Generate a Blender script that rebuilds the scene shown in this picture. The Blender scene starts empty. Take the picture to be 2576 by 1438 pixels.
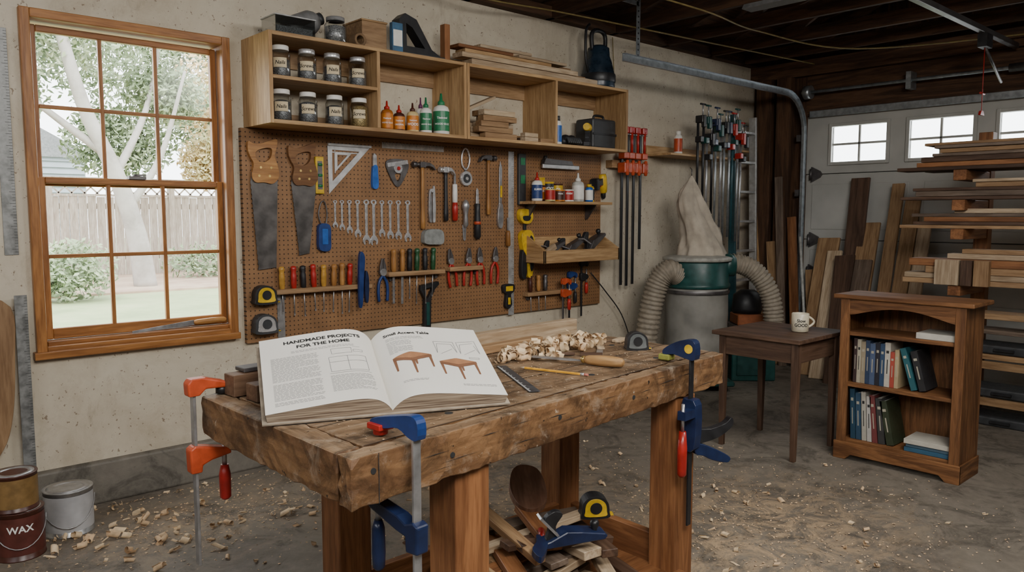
import bpy, bmesh, math, random
from mathutils import Vector, Matrix, geometry
random.seed(7)
PI=math.pi
col=bpy.context.scene.collection
R=random.uniform

# ------------------------------------------------------------------ materials
_m={}
def nodes(name):
    m=bpy.data.materials.new(name); m.use_nodes=True
    nt=m.node_tree
    return m,nt,nt.nodes['Principled BSDF']
def setp(b,col,rough,metal,spec=.5):
    b.inputs['Base Color'].default_value=(*col,1); b.inputs['Roughness'].default_value=rough
    b.inputs['Metallic'].default_value=metal; b.inputs['Specular IOR Level'].default_value=spec
def N(nt,t,**k):
    n=nt.nodes.new(t)
    for a,v in k.items():
        if a[0]=='_': n.inputs[int(a[1:])].default_value=v
        else: setattr(n,a,v)
    return n
def ramp(nt,fac,stops):
    r=nt.nodes.new('ShaderNodeValToRGB'); e=r.color_ramp.elements
    while len(e)<len(stops): e.new(.5)
    for i,(p,c) in enumerate(stops):
        e[i].position=p; e[i].color=(*c,1) if len(c)==3 else c
    nt.links.new(fac,r.inputs[0]); return r.outputs[0]
def mix(nt,f,a,b,mode='MIX'):
    n=nt.nodes.new('ShaderNodeMix'); n.data_type='RGBA'; n.blend_type=mode
    for s,v in ((n.inputs[0],f),(n.inputs[6],a),(n.inputs[7],b)):
        if isinstance(v,bpy.types.NodeSocket): nt.links.new(v,s)
        elif isinstance(v,(int,float)): s.default_value=v
        else: s.default_value=(*v,1)
    return n.outputs[2]
def noise(nt,vec,scale,detail=4,rough=.55,dist=0):
    n=N(nt,'ShaderNodeTexNoise'); n.inputs['Scale'].default_value=scale; n.inputs['Detail'].default_value=detail
    n.inputs['Roughness'].default_value=rough; n.inputs['Distortion'].default_value=dist
    nt.links.new(vec,n.inputs['Vector']); return n.outputs['Fac']
def objc(nt,scale=(1,1,1),loc=(0,0,0),rot=(0,0,0)):
    t=nt.nodes.new('ShaderNodeTexCoord'); mp=nt.nodes.new('ShaderNodeMapping')
    nt.links.new(t.outputs['Object'],mp.inputs[0]); mp.inputs['Scale'].default_value=scale
    mp.inputs['Location'].default_value=loc; mp.inputs['Rotation'].default_value=rot
    return mp.outputs[0]
def bump(nt,b,h,s=.3,d=.01):
    n=nt.nodes.new('ShaderNodeBump'); n.inputs['Strength'].default_value=s; n.inputs['Distance'].default_value=d
    nt.links.new(h,n.inputs['Height']); nt.links.new(n.outputs[0],b.inputs['Normal'])
def lnk(nt,a,b): nt.links.new(a,b)

def PM(name,c,rough=.5,metal=0,var=.25,scale=25,spec=.5):
    """painted / plastic / metal with a little procedural wear"""
    if name in _m: return _m[name]
    m,nt,b=nodes(name); setp(b,c,rough,metal,spec)
    f=noise(nt,objc(nt),scale,3)
    c2=tuple(max(0,x*(1-var)) for x in c); c3=tuple(min(1,x*(1+var*.5)) for x in c)
    lnk(nt,ramp(nt,f,[(.35,c2),(.65,c3)]),b.inputs['Base Color'])
    lnk(nt,ramp(nt,f,[(.3,(rough*.8,)*3),(.7,(min(1,rough*1.2),)*3)]),b.inputs['Roughness'])
    _m[name]=m; return m
def WD(name,c1,c2,ax='x',sc=1,rough=.55,blotch=0):
    key=name+'_grain_'+ax
    if key in _m: return _m[key]
    m,nt,b=nodes(key); setp(b,c1,rough,0,.35)
    S={'x':(1.2,14,14),'y':(14,1.2,14),'z':(14,14,1.2)}[ax]; S=tuple(s*sc for s in S)
    oi=nt.nodes.new('ShaderNodeObjectInfo')
    t=nt.nodes.new('ShaderNodeTexCoord'); ad=nt.nodes.new('ShaderNodeVectorMath'); ad.operation='ADD'
    cm=nt.nodes.new('ShaderNodeVectorMath'); cm.operation='SCALE'; cm.inputs[0].default_value=(7,3,5); lnk(nt,oi.outputs['Random'],cm.inputs['Scale'])
    lnk(nt,t.outputs['Object'],ad.inputs[0]); lnk(nt,cm.outputs[0],ad.inputs[1])
    mp=nt.nodes.new('ShaderNodeMapping'); mp.inputs['Scale'].default_value=S; lnk(nt,ad.outputs[0],mp.inputs[0])
    f=noise(nt,mp.outputs[0],1.0,5,.6,1.2)
    g=noise(nt,mp.outputs[0],6,3,.6,.2)
    base=ramp(nt,f,[(.3,c2),(.48,tuple((x+y)/2 for x,y in zip(c1,c2))),(.55,c1),(.75,tuple(min(1,x*1.12) for x in c1))])
    gr=ramp(nt,g,[(.35,(.66,.60,.55)),(.6,(1,1,1))])
    o=mix(nt,.85,base,gr,'MULTIPLY')
    rv=ramp(nt,oi.outputs['Random'],[(0,(.72,.70,.68)),(1,(1.0,1.0,1.0))])
    o=mix(nt,1,o,rv,'MULTIPLY')
    if blotch:
        n2=noise(nt,ad.outputs[0],6,8,.75,.8)
        o=mix(nt,ramp(nt,n2,[(.47,(0,0,0)),(.62,(blotch,)*3)]),o,tuple(x*.2 for x in c2))
        n4=noise(nt,ad.outputs[0],11,6,.75,.4)
        o=mix(nt,ramp(nt,n4,[(.55,(0,0,0)),(.68,(blotch*.6,)*3)]),o,(.42,.345,.26))
        n3=noise(nt,ad.outputs[0],26,5,.75)
        o=mix(nt,ramp(nt,n3,[(.66,(0,0,0)),(.70,(blotch*.9,)*3)]),o,(.66,.58,.45))
        n5=noise(nt,ad.outputs[0],34,3,.6)
        o=mix(nt,ramp(nt,n5,[(.68,(0,0,0)),(.71,(1,1,1))]),o,(.02,.014,.01))
        bump(nt,b,n4,.5,.008)
    else: bump(nt,b,g,.25,.003)
    lnk(nt,o,b.inputs['Base Color'])
    _m[key]=m; return m

PINE=((.58,.38,.19),(.42,.25,.11)); PINE_W=((.43,.275,.145),(.29,.17,.085))
FIR=((.34,.15,.06),(.18,.072,.028)); WAL=((.13,.075,.048),(.062,.034,.022)); OAK=((.25,.115,.045),(.10,.042,.016))
WIN=((.45,.20,.06),(.27,.105,.03)); CREAMW=((.62,.49,.34),(.46,.34,.215)); GRAYW=((.22,.165,.125),(.12,.088,.066))
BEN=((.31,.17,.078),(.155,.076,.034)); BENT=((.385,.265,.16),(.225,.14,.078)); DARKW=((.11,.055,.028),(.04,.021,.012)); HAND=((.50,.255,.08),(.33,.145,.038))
def pine(a='x'): return WD('pine_wood',*PINE,ax=a)
def pinew(a='x'): return WD('warm_pine_wood',*PINE_W,ax=a)
def fir(a='x'): return WD('fir_wood',*FIR,ax=a)
def wal(a='x'): return WD('walnut_wood',*WAL,ax=a)
def oak(a='x'): return WD('oak_wood',*OAK,ax=a,sc=1.6)
def winw(a='x'): return WD('window_wood',*WIN,ax=a,rough=.4)
def crm(a='x'): return WD('pale_maple_wood',*CREAMW,ax=a)
def gryw(a='x'): return WD('weathered_wood',*GRAYW,ax=a)
def benw(a='x'): return WD('worn_bench_wood',*BEN,ax=a,sc=.8,rough=.6,blotch=.65)
def bent(a='x'): return WD('scarred_bench_top_wood',*BENT,ax=a,sc=.9,rough=.6,blotch=.85)
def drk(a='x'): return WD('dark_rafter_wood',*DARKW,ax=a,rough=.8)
def hnd(a='z'): return WD('handle_wood',*HAND,ax=a,rough=.4)
STEEL=PM('brushed_steel',(.46,.46,.47),.35,.75); DSTEEL=PM('dark_steel',(.16,.15,.15),.45,.8); CHROME=PM('chrome',(.66,.66,.67),.28,.6,.1)
GALV=PM('galvanized_steel',(.40,.43,.45),.4,.8); BLADE=PM('saw_blade_steel',(.13,.12,.115),.5,.6,.5,9)
ALU=PM('aluminium',(.55,.55,.55),.45,.6,.2)
BLACK=PM('black_plastic',(.015,.015,.017),.45); DGREY=PM('dark_grey_plastic',(.04,.042,.045),.5); GREY=PM('grey_plastic',(.2,.2,.2),.5)
RED=PM('red_paint',(.40,.02,.015),.35); ORANGE=PM('orange_red_paint',(.50,.07,.02),.4); BLUE=PM('blue_paint',(.012,.04,.165),.4)
NAVY=PM('navy_blue_paint',(.010,.020,.065),.35); LBLUE=PM('bright_blue_plastic',(.02,.12,.45),.4); YEL=PM('yellow_plastic',(.66,.42,.02),.4)
GREEN=PM('green_plastic',(.015,.18,.07),.4); DGREEN=PM('teal_green_paint',(.012,.065,.058),.4); WHITE=PM('white_plastic',(.75,.73,.68),.4,0,.08)
PAPERL=PM('paper_label',(.62,.52,.34),.8,0,.1); INK=PM('black_ink',(.02,.02,.02),.8,0,0); WINK=PM('white_ink',(.85,.85,.82),.7,0,0); SINK=PM('faded_spine_ink',(.38,.35,.27),.7,0,0)
BROWN=PM('brown_paint',(.07,.02,.012),.35); LORANGE=PM('orange_label',(.6,.2,.02),.5); BRASS=PM('brass',(.6,.42,.15),.3,.8)
CLOTH=PM('beige_cloth',(.46,.40,.32),.95,0,.25,8); HOSE=PM('beige_grey_hose',(.27,.23,.175),.6); DRUM=PM('smoky_plastic_bag',(.24,.23,.205),.4,0,.3,5)
CONTENT=PM('loose_metal_screws',(.20,.20,.205),.45,.4,.95,240); CONTENTB=PM('loose_brass_screws',(.42,.30,.13),.45,.5,.85,240)
SHAV=PM('shaving_wood',(.66,.47,.285),.75,0,.3,30); PAGE=PM('book_paper',(.76,.735,.675),.8,0,.04,3); GINK=PM('grey_ink',(.20,.20,.21),.9,0,0)
CREAM=PM('cream_ceramic',(.62,.56,.42),.3,0,.05)
def page_edge():
    m,nt,b=nodes('page_edges'); setp(b,(.5,.42,.32),.9,0)
    t=nt.nodes.new('ShaderNodeTexCoord'); 
    w=nt.nodes.new('ShaderNodeTexNoise'); w.inputs['Scale'].default_value=1
    mp=nt.nodes.new('ShaderNodeMapping'); mp.inputs['Scale'].default_value=(8,8,500); lnk(nt,t.outputs['Object'],mp.inputs[0]); lnk(nt,mp.outputs[0],w.inputs['Vector'])
    lnk(nt,ramp(nt,w.outputs['Fac'],[(.35,(.14,.095,.065)),(.62,(.46,.37,.27))]),b.inputs['Base Color']); return m
PEDGE=page_edge()
def glassm(name,tint=(1,1,1),f=.12):
    m=bpy.data.materials.new(name); m.use_nodes=True; nt=m.node_tree; nt.nodes.clear()
    o=nt.nodes.new('ShaderNodeOutputMaterial'); t=N(nt,'ShaderNodeBsdfTransparent'); t.inputs[0].default_value=(*tint,1)
    g=N(nt,'ShaderNodeBsdfGlossy'); g.inputs['Roughness'].default_value=.06
    mx=nt.nodes.new('ShaderNodeMixShader'); lw=nt.nodes.new('ShaderNodeLayerWeight'); lw.inputs[0].default_value=f
    lnk(nt,lw.outputs['Facing'],mx.inputs[0]); lnk(nt,t.outputs[0],mx.inputs[1]); lnk(nt,g.outputs[0],mx.inputs[2]); lnk(nt,mx.outputs[0],o.inputs[0]); return m
GLASS=glassm('window_glass',(.97,.98,.97),.05); JARG=glassm('jar_glass',(.90,.92,.92),.28)
def peg_mat():
    m,nt,b=nodes('pegboard_hardboard'); setp(b,(.3,.15,.06),.6,0)
    v=objc(nt)
    s=nt.nodes.new('ShaderNodeVectorMath'); s.operation='SCALE'; s.inputs['Scale'].default_value=1/.0254; lnk(nt,v,s.inputs[0])
    fr=nt.nodes.new('ShaderNodeVectorMath'); fr.operation='FRACTION'; lnk(nt,s.outputs[0],fr.inputs[0])
    mu=nt.nodes.new('ShaderNodeVectorMath'); mu.operation='MULTIPLY'; mu.inputs[1].default_value=(1,0,1); lnk(nt,fr.outputs[0],mu.inputs[0])
    d=nt.nodes.new('ShaderNodeVectorMath'); d.operation='DISTANCE'; d.inputs[1].default_value=(.5,0,.5); lnk(nt,mu.outputs[0],d.inputs[0])
    mk=ramp(nt,d.outputs['Value'],[(.12,(0,0,0)),(.17,(1,1,1))])
    n=noise(nt,v,5,6,.65)
    base=ramp(nt,n,[(.3,(.185,.092,.038)),(.7,(.30,.155,.066))])
    lnk(nt,mix(nt,mk,(.03,.015,.008),base),b.inputs['Base Color']); bump(nt,b,mk,.5,.003); return m
def wall_mat():
    m,nt,b=nodes('aged_cream_plaster'); setp(b,(.6,.52,.4),.85,0,.2)
    v=objc(nt)
    big=noise(nt,v,1.1,7,.7,.6); sp=noise(nt,v,22,5,.75); sp2=noise(nt,v,55,2,.5); med=noise(nt,v,5,6,.75,.5)
    base=ramp(nt,big,[(.3,(.43,.37,.275)),(.5,(.57,.505,.395)),(.7,(.65,.59,.475))])
    base=mix(nt,ramp(nt,med,[(.50,(0,0,0)),(.70,(.55,.55,.55))]),base,(.39,.32,.23))
    med2=noise(nt,objc(nt,(1,1,.35),(4,0,0)),9,6,.75,.3)
    base=mix(nt,ramp(nt,med2,[(.58,(0,0,0)),(.70,(.4,.4,.4))]),base,(.27,.21,.145))
    base=mix(nt,ramp(nt,sp,[(.65,(0,0,0)),(.68,(.85,.85,.85))]),base,(.14,.085,.05))
    base=mix(nt,ramp(nt,sp2,[(.69,(0,0,0)),(.72,(.7,.7,.7))]),base,(.17,.11,.07))
    lnk(nt,base,b.inputs['Base Color']); bump(nt,b,med,.25,.015); return m
def concrete(name,c1,c2,dust=False):
    m,nt,b=nodes(name); setp(b,c1,.7,0,.3)
    v=objc(nt)
    big=noise(nt,v,.9,8,.72,.8); fine=noise(nt,v,18,6,.7); mid=noise(nt,v,3.0,7,.75,1.2)
    base=ramp(nt,big,[(.32,c2),(.68,c1)])
    base=mix(nt,ramp(nt,mid,[(.50,(0,0,0)),(.60,(.65,.65,.65))]),base,tuple(x*.5 for x in c2))
    base=mix(nt,ramp(nt,fine,[(.45,(0,0,0)),(.75,(.3,.3,.3))]),base,tuple(min(1,x*1.5) for x in c1))
    if dust:
        for cx,cy,rx,ry,st in ((3.0,1.75,1.15,.85,1.0),(1.2,3.5,1.0,.6,.5),(2.5,2.9,1.0,.9,.6),(2.2,1.6,.7,.7,.8)):
            d=nt.nodes.new('ShaderNodeVectorMath'); d.operation='LENGTH'
            mv=objc(nt,(1/rx,1/ry,1),(-cx/rx,-cy/ry,0)); lnk(nt,mv,d.inputs[0])
            a=ramp(nt,d.outputs['Value'],[(.2,(st,)*3),(1.0,(0,0,0))])
            dn=noise(nt,objc(nt,(1,1,1),(cx,0,0)),6,10,.88,.8)
            k=mix(nt,1,a,ramp(nt,dn,[(.46,(0,0,0)),(.58,(.85,.85,.85))]),'MULTIPLY')
            base=mix(nt,k,base,(.52,.375,.23))
    lnk(nt,base,b.inputs['Base Color']); lnk(nt,ramp(nt,mid,[(.3,(.45,)*3),(.7,(.8,)*3)]),b.inputs['Roughness'])
    bump(nt,b,fine,.25,.004); return m
def leafm(name,cols):
    m,nt,b=nodes(name); setp(b,cols[0],.6,0,.2)
    f=noise(nt,objc(nt),1.3,5,.7); lnk(nt,ramp(nt,f,[(.3,cols[0]),(.5,cols[1]),(.7,cols[2])]),b.inputs['Base Color']); return m

# ------------------------------------------------------------------ mesh builder
def txt_geo(s,size,align='CENTER',bold=0,shear=0):
    cu=bpy.data.curves.new('t','FONT'); cu.body=s; cu.size=size; cu.align_x=align; cu.offset=bold*size; cu.shear=shear; cu.resolution_u=3
    ob=bpy.data.objects.new('t',cu); col.objects.link(ob); bpy.context.view_layer.update()
    dg=bpy.context.evaluated_depsgraph_get(); me=ob.evaluated_get(dg).to_mesh()
    vs=[tuple(v.co) for v in me.vertices]; fs=[tuple(p.vertices) for p in me.polygons]
    ob.evaluated_get(dg).to_mesh_clear(); bpy.data.objects.remove(ob); bpy.data.curves.remove(cu)
    return vs,fs
def smooth(pts,n=5,closed=True):
    out=[];L=len(pts)
    for i in range(L if closed else L-1):
        g=lambda k: pts[k%L] if closed else pts[max(0,min(L-1,k))]
        p0,p1,p2,p3=[Vector(g(i+k)) for k in (-1,0,1,2)]
        for j in range(n):
            t=j/n
            out.append(tuple(.5*((2*p1)+(p2-p0)*t+(2*p0-5*p1+4*p2-p3)*t*t+(-p0+3*p1-3*p2+p3)*t**3)))
    if not closed: out.append(tuple(pts[-1]))
    return out
class B:
    def __init__(s): s.v=[];s.f=[];s.mi=[];s.sm=[];s.mats=[]
    def add(s,vs,fs,mat,smooth=False,M=None):
        if mat not in s.mats: s.mats.append(mat)
        i=s.mats.index(mat); o=len(s.v)
        for q in vs:
            q=Vector(q)
            if M is not None: q=M@q
            s.v.append(q)
        for k,f in enumerate(fs):
            s.f.append(tuple(o+j for j in f)); s.mi.append(i)
            s.sm.append(smooth if isinstance(smooth,bool) else smooth[k])
        return s
    def box(s,x0,x1,y0,y1,z0,z1,mat,M=None):
        vs=[(x,y,z) for x in (x0,x1) for y in (y0,y1) for z in (z0,z1)]
        return s.add(vs,[(0,1,3,2),(4,6,7,5),(0,4,5,1),(2,3,7,6),(0,2,6,4),(1,5,7,3)],mat,False,M)
    def cyl(s,p0,p1,r0,mat,r1=None,n=16,M=None,sm=True):
        p0=Vector(p0);p1=Vector(p1); r1=r0 if r1 is None else r1
        d=(p1-p0).normalized(); a=d.orthogonal().normalized(); b=d.cross(a)
        vs=[];fs=[];fl=[]
        for p,r in ((p0,r0),(p1,r1)):
            for i in range(n):
                t=2*PI*i/n; vs.append(p+a*r*math.cos(t)+b*r*math.sin(t))
        for i in range(n): fs.append((i,(i+1)%n,n+(i+1)%n,n+i)); fl.append(sm)
        fs.append(tuple(range(n))[::-1]); fs.append(tuple(range(n,2*n))); fl+=[False,False]
        return s.add(vs,fs,mat,fl,M)
    def lathe(s,prof,mat,n=24,M=None,sx=1,sy=1,cap=True):
        vs=[];fs=[];k=len(prof)
        for r,z in prof:
            for i in range(n):
                t=2*PI*i/n; vs.append((r*math.cos(t)*sx,r*math.sin(t)*sy,z))
        fl=[]
        for j in range(k-1):
            for i in range(n): fs.append((j*n+i,j*n+(i+1)%n,(j+1)*n+(i+1)%n,(j+1)*n+i)); fl.append(True)
        if cap: fs.append(tuple(range(n))[::-1]); fs.append(tuple(range((k-1)*n,k*n))); fl+=[False,False]
        return s.add(vs,fs,mat,fl,M)
    def prism(s,poly,d0,d1,mat,holes=(),ax='y',M=None):
        loops=[list(poly)]+[list(h) for h in holes]
        flat=[p for l in loops for p in l]; n=len(flat)
        tris=geometry.tessellate_polygon([[Vector((p[0],p[1],0)) for p in l] for l in loops])
        def P(p,d): return {'y':(p[0],d,p[1]),'z':(p[0],p[1],d),'x':(d,p[0],p[1])}[ax]
        vs=[P(p,d0) for p in flat]+[P(p,d1) for p in flat]
        fs=[tuple(t) for t in tris]+[tuple(n+i for i in t)[::-1] for t in tris]
        o=0
        for l in loops:
            k=len(l)
            for i in range(k): fs.append((o+i,o+(i+1)%k,n+o+(i+1)%k,n+o+i))
            o+=k
        return s.add(vs,fs,mat,False,M)
    def tube(s,pts,r,mat,n=8,M=None,sx=1.0,closed=False):
        pts=[Vector(p) for p in pts]; k=len(pts); rs=r if isinstance(r,(list,tuple)) else [r]*k
        vs=[];fs=[];a=None
        for j,p in enumerate(pts):
            if closed: d=(pts[(j+1)%k]-pts[j-1]).normalized()
            else: d=(pts[min(j+1,k-1)]-pts[max(j-1,0)]).normalized()
            a=(d.orthogonal() if a is None else a-d*a.dot(d)).normalized(); b=d.cross(a)
            for i in range(n):
                t=2*PI*i/n; vs.append(p+a*rs[j]*math.cos(t)*sx+b*rs[j]*math.sin(t))
        for j in range(k if closed else k-1):
            for i in range(n): fs.append((j*n+i,j*n+(i+1)%n,((j+1)%k)*n+(i+1)%n,((j+1)%k)*n+i))
        fl=[True]*len(fs)
        if not closed: fs.append(tuple(range(n))[::-1]); fs.append(tuple(range((k-1)*n,k*n))); fl+=[False,False]
        return s.add(vs,fs,mat,fl,M)
    def text(s,st,size,mat,fn,align='CENTER',bold=.02,shear=0):
        vs,fs=txt_geo(st,size,align,bold,shear); return s.add([fn(x,y) for x,y,z in vs],fs,mat)
    def obj(s,name,parent=None,loc=(0,0,0),rot=(0,0,0),bev=0,label=None,recalc=True,seg=1):
        me=bpy.data.meshes.new(name); me.from_pydata([tuple(v) for v in s.v],[],s.f)
        for m in s.mats: me.materials.append(m)
        me.polygons.foreach_set('material_index',s.mi); me.polygons.foreach_set('use_smooth',s.sm)
        if recalc:
            bm=bmesh.new(); bm.from_mesh(me); bmesh.ops.recalc_face_normals(bm,faces=bm.faces); bm.to_mesh(me); bm.free()
        me.update()
        o=bpy.data.objects.new(name,me); col.objects.link(o); o.location=loc; o.rotation_euler=rot
        if parent: o.parent=parent
        if bev:
            b=o.modifiers.new('bevel','BEVEL'); b.width=bev; b.segments=seg; b.limit_method='ANGLE'; b.angle_limit=math.radians(40)
        if label: o['label']=label
        return o
def tag(o,label,cat,group=None):
    o['label']=label; o['category']=cat
    if group: o['group']=group
    return o
def thing(name,label,cat,loc=(0,0,0),rot=(0,0,0),group=None):
    e=bpy.data.objects.new(name,None); e.empty_display_size=.05; col.objects.link(e); e.location=loc; e.rotation_euler=rot
    return tag(e,label,cat,group)
def struct(o): o['kind']='structure'; return o
def dup(o,loc=None,rot=None,scale=None,label=None):
    n=o.copy(); col.objects.link(n)
    if loc is not None: n.location=loc
    if rot is not None: n.rotation_euler=rot
    if scale is not None: n.scale=scale
    if label: n['label']=label
    for c in list(o.children):
        k=dup(c); k.parent=n
    return n
def RM(ax,deg,loc=(0,0,0)): return Matrix.Translation(Vector(loc))@Matrix.Rotation(math.radians(deg),4,ax)
def plank(name,label,cat,c,size,mat,rot=(0,0,0),group=None,bev=.002):
    x,y,z=size
    o=B().box(-x/2,x/2,-y/2,y/2,-z/2,z/2,mat).obj(name,None,c,rot,bev)
    return tag(o,label,cat,group)

# ------------------------------------------------------------------ camera
cam=bpy.data.cameras.new('camera'); co=bpy.data.objects.new('camera',cam); col.objects.link(co)
co.location=(0,0,1.4); co.rotation_euler=(math.radians(90-5.245),0,math.radians(-42.2)); cam.lens=36*1950/2576; cam.sensor_width=36; cam.clip_start=.02
bpy.context.scene.camera=co

# ------------------------------------------------------------------ room shell
WALL=wall_mat(); FLOOR=concrete('stained_concrete_floor',(.235,.205,.165),(.12,.102,.082),True); CURB=concrete('grey_concrete_curb',(.20,.18,.15),(.10,.09,.075))
struct(B().box(-3,7.3,-3,4.1,-.1,0,FLOOR).obj('floor'))
b=B()
b.box(-3,.79,4.1,4.26,.2,2.84,WALL).box(1.67,7.1,4.1,4.26,.2,2.84,WALL).box(.79,1.67,4.1,4.26,.2,.78,WALL).box(.79,1.67,4.1,4.26,2.29,2.84,WALL)
struct(b.obj('wall_back'))
struct(B().box(-3,6.8,4.055,4.26,0,.205,CURB).obj('baseboard_back',bev=.012,seg=2))
struct(B().box(-3.1,-3,-3,4.26,0,2.84,WALL).obj('wall_left'))
struct(B().box(-3,7.1,-3.1,-3,0,2.84,WALL).obj('wall_front'))
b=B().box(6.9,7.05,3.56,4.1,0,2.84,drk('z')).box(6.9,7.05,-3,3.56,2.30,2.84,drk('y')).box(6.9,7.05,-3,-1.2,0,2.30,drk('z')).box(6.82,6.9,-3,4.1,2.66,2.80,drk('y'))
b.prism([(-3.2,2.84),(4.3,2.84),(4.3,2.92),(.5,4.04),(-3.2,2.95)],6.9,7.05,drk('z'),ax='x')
struct(b.obj('wall_right'))
struct(B().box(6.78,6.9,3.66,3.80,0,2.66,drk('z')).box(6.80,6.9,3.86,4.02,0,2.66,drk('z')).obj('trim_1',bev=.003))
b=B()
def slab(b,y0,z0,y1,z1,t,mat): b.prism([(y0,z0),(y1,z1),(y1,z1+t),(y0,z0+t)],-3.1,7.2,mat,ax='x')
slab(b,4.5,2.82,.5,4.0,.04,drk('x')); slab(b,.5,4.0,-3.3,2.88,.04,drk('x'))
struct(b.obj('ceiling'))
struct(B().box(-3,6.9,4.02,4.26,2.80,2.88,drk('x')).obj('trim_2'))
ti=3
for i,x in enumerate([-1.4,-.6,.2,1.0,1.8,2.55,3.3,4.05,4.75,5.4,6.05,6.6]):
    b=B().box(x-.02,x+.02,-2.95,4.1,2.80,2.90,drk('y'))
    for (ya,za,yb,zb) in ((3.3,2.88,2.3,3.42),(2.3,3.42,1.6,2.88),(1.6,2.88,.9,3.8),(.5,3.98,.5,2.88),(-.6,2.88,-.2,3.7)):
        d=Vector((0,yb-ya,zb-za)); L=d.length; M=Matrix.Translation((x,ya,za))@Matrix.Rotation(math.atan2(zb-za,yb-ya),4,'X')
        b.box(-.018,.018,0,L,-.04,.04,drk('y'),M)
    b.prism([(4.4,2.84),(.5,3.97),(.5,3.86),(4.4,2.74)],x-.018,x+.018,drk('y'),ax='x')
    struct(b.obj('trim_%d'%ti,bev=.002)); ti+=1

# ------------------------------------------------------------------ window
wx=winw('x'); wz=winw('z')
w=B()
def frame(b,x0,x1,z0,z1,y0,y1,t,tb=None):
    tb=tb or t
    b.box(x0,x0+t,y0,y1,z0,z1,wz).box(x1-t,x1,y0,y1,z0,z1,wz).box(x0+t,x1-t,y0,y1,z1-t,z1,wx).box(x0+t,x1-t,y0,y1,z0,z0+tb,wx)
frame(w,.748,1.695,.75,2.32,4.065,4.10,.042)
frame(w,.785,1.675,.78,2.295,4.10,4.255,.012)
w.box(.735,1.70,4.05,4.10,.735,.77,wx)
w.box(.797,1.663,4.09,4.2,.79,.812,wx)
W=struct(w.obj('window_1',bev=.004,seg=2))
def sash(z0,z1,y0,top):
    s=B(); frame(s,.80,1.66,z0,z1,y0,y0+.032,.03,.05 if not top else .03)
    for x in (1.10,1.355): s.box(x-.009,x+.009,y0+.004,y0+.028,z0+.03,z1-.02,wz)
    zc=(z0+z1)/2+(.0 if top else .01)
    s.box(.83,1.63,y0+.006,y0+.026,zc-.009,zc+.009,wx)
    s.obj('sash',W,bev=.003)
    B().box(.83,1.63,y0+.014,y0+.018,z0+.03,z1-.03,GLASS).obj('glass_pane',W)
sash(1.535,2.27,4.175,True); sash(.815,1.575,4.135,False)
B().box(1.19,1.27,4.12,4.16,1.575,1.59,DSTEEL).cyl((1.23,4.14,1.59),(1.23,4.14,1.60),.015,DSTEEL).box(1.23,1.27,4.125,4.14,1.592,1.60,DSTEEL).obj('sash_lock',W)

# ------------------------------------------------------------------ exterior
GR=leafm('grass',[(.22,.28,.14),(.29,.35,.18),(.36,.39,.22)]); LEAF=leafm('green_leaves',[(.14,.19,.11),(.25,.31,.18),(.42,.44,.29)])
ORL=leafm('autumn_leaves',[(.50,.33,.16),(.58,.44,.22),(.42,.42,.22)]); BARK=leafm('tree_bark',[(.20,.18,.16),(.34,.31,.28),(.42,.39,.36)])
MULCH=leafm('leaf_litter',[(.24,.17,.13),(.38,.27,.20),(.48,.38,.28)]); FEN=WD('fence_wood',(.46,.40,.34),(.34,.29,.24),ax='z')
struct(B().box(-12,24,4.3,11.6,.1,.3,GR).obj('ground'))
struct(B().box(-12,24,11.6,15.6,.1,.33,MULCH).box(-12,24,15.6,40,.1,.3,GR).obj('garden_bed'))
f=B()
x=-1.0
while x<11:
    f.box(x,x+.135,15.0,15.02,.33,1.72+R(-.01,.01),FEN); x+=.145
f.box(-1,11,15.02,15.07,.6,.7,FEN).box(-1,11,15.02,15.07,1.5,1.6,FEN)
for i in range(7): f.box(-1+i*2,-.9+i*2,14.97,15.08,.33,2.05,FEN)
f.box(-1,11,14.98,15.04,2.0,2.05,FEN).box(-1,11,14.98,15.04,1.72,1.76,FEN)
for i in range(60):
    for sg in (1,-1):
        M=Matrix.Translation((-.9+i*.2,15.01,1.88))@Matrix.Rotation(sg*PI/4,4,'Y'); f.box(-.18,.18,-.006,.006,-.012,.012,FEN,M)
tag(f.obj('garden_fence'),'weathered grey wooden board fence with lattice top','fence')
def foliage(centers,n,size,mat):
    vs=[];fs=[]
    for (cx,cy,cz,rx,ry,rz) in centers:
        for i in range(n):
            d=Vector((random.gauss(0,1),random.gauss(0,1),random.gauss(0,1))).normalized()*R(.35,1)
            p=Vector((cx+d.x*rx,cy+d.y*ry,cz+d.z*rz)); s=size*R(.6,1.4)
            a=Vector((R(-1,1),R(-1,1),R(-1,1))).normalized(); c=a.orthogonal().normalized()*s; a=a*s
            k=len(vs); vs+=[p-a,p-c*.5,p+a,p+c*.5]; fs.append((k,k+1,k+2,k+3))
    return B().add(vs,fs,mat)
def tree(name,label,base,pts,rr,branches,fol,mat,n,sz):
    t=thing(name,label,'tree',base)
    b=B().tube(smooth(pts,5,False),[rr*(1-.6*i/(5*(len(pts)-1))) for i in range(5*(len(pts)-1)+1)],BARK,10)
    for q in branches: b.tube(smooth(q,4,False),[rr*.4*(1-.7*i/(4*(len(q)-1))) for i in range(4*(len(q)-1)+1)],BARK,7)
    b.obj('trunk',t); foliage(fol,n,sz,mat).obj('foliage',t,recalc=False)
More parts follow.
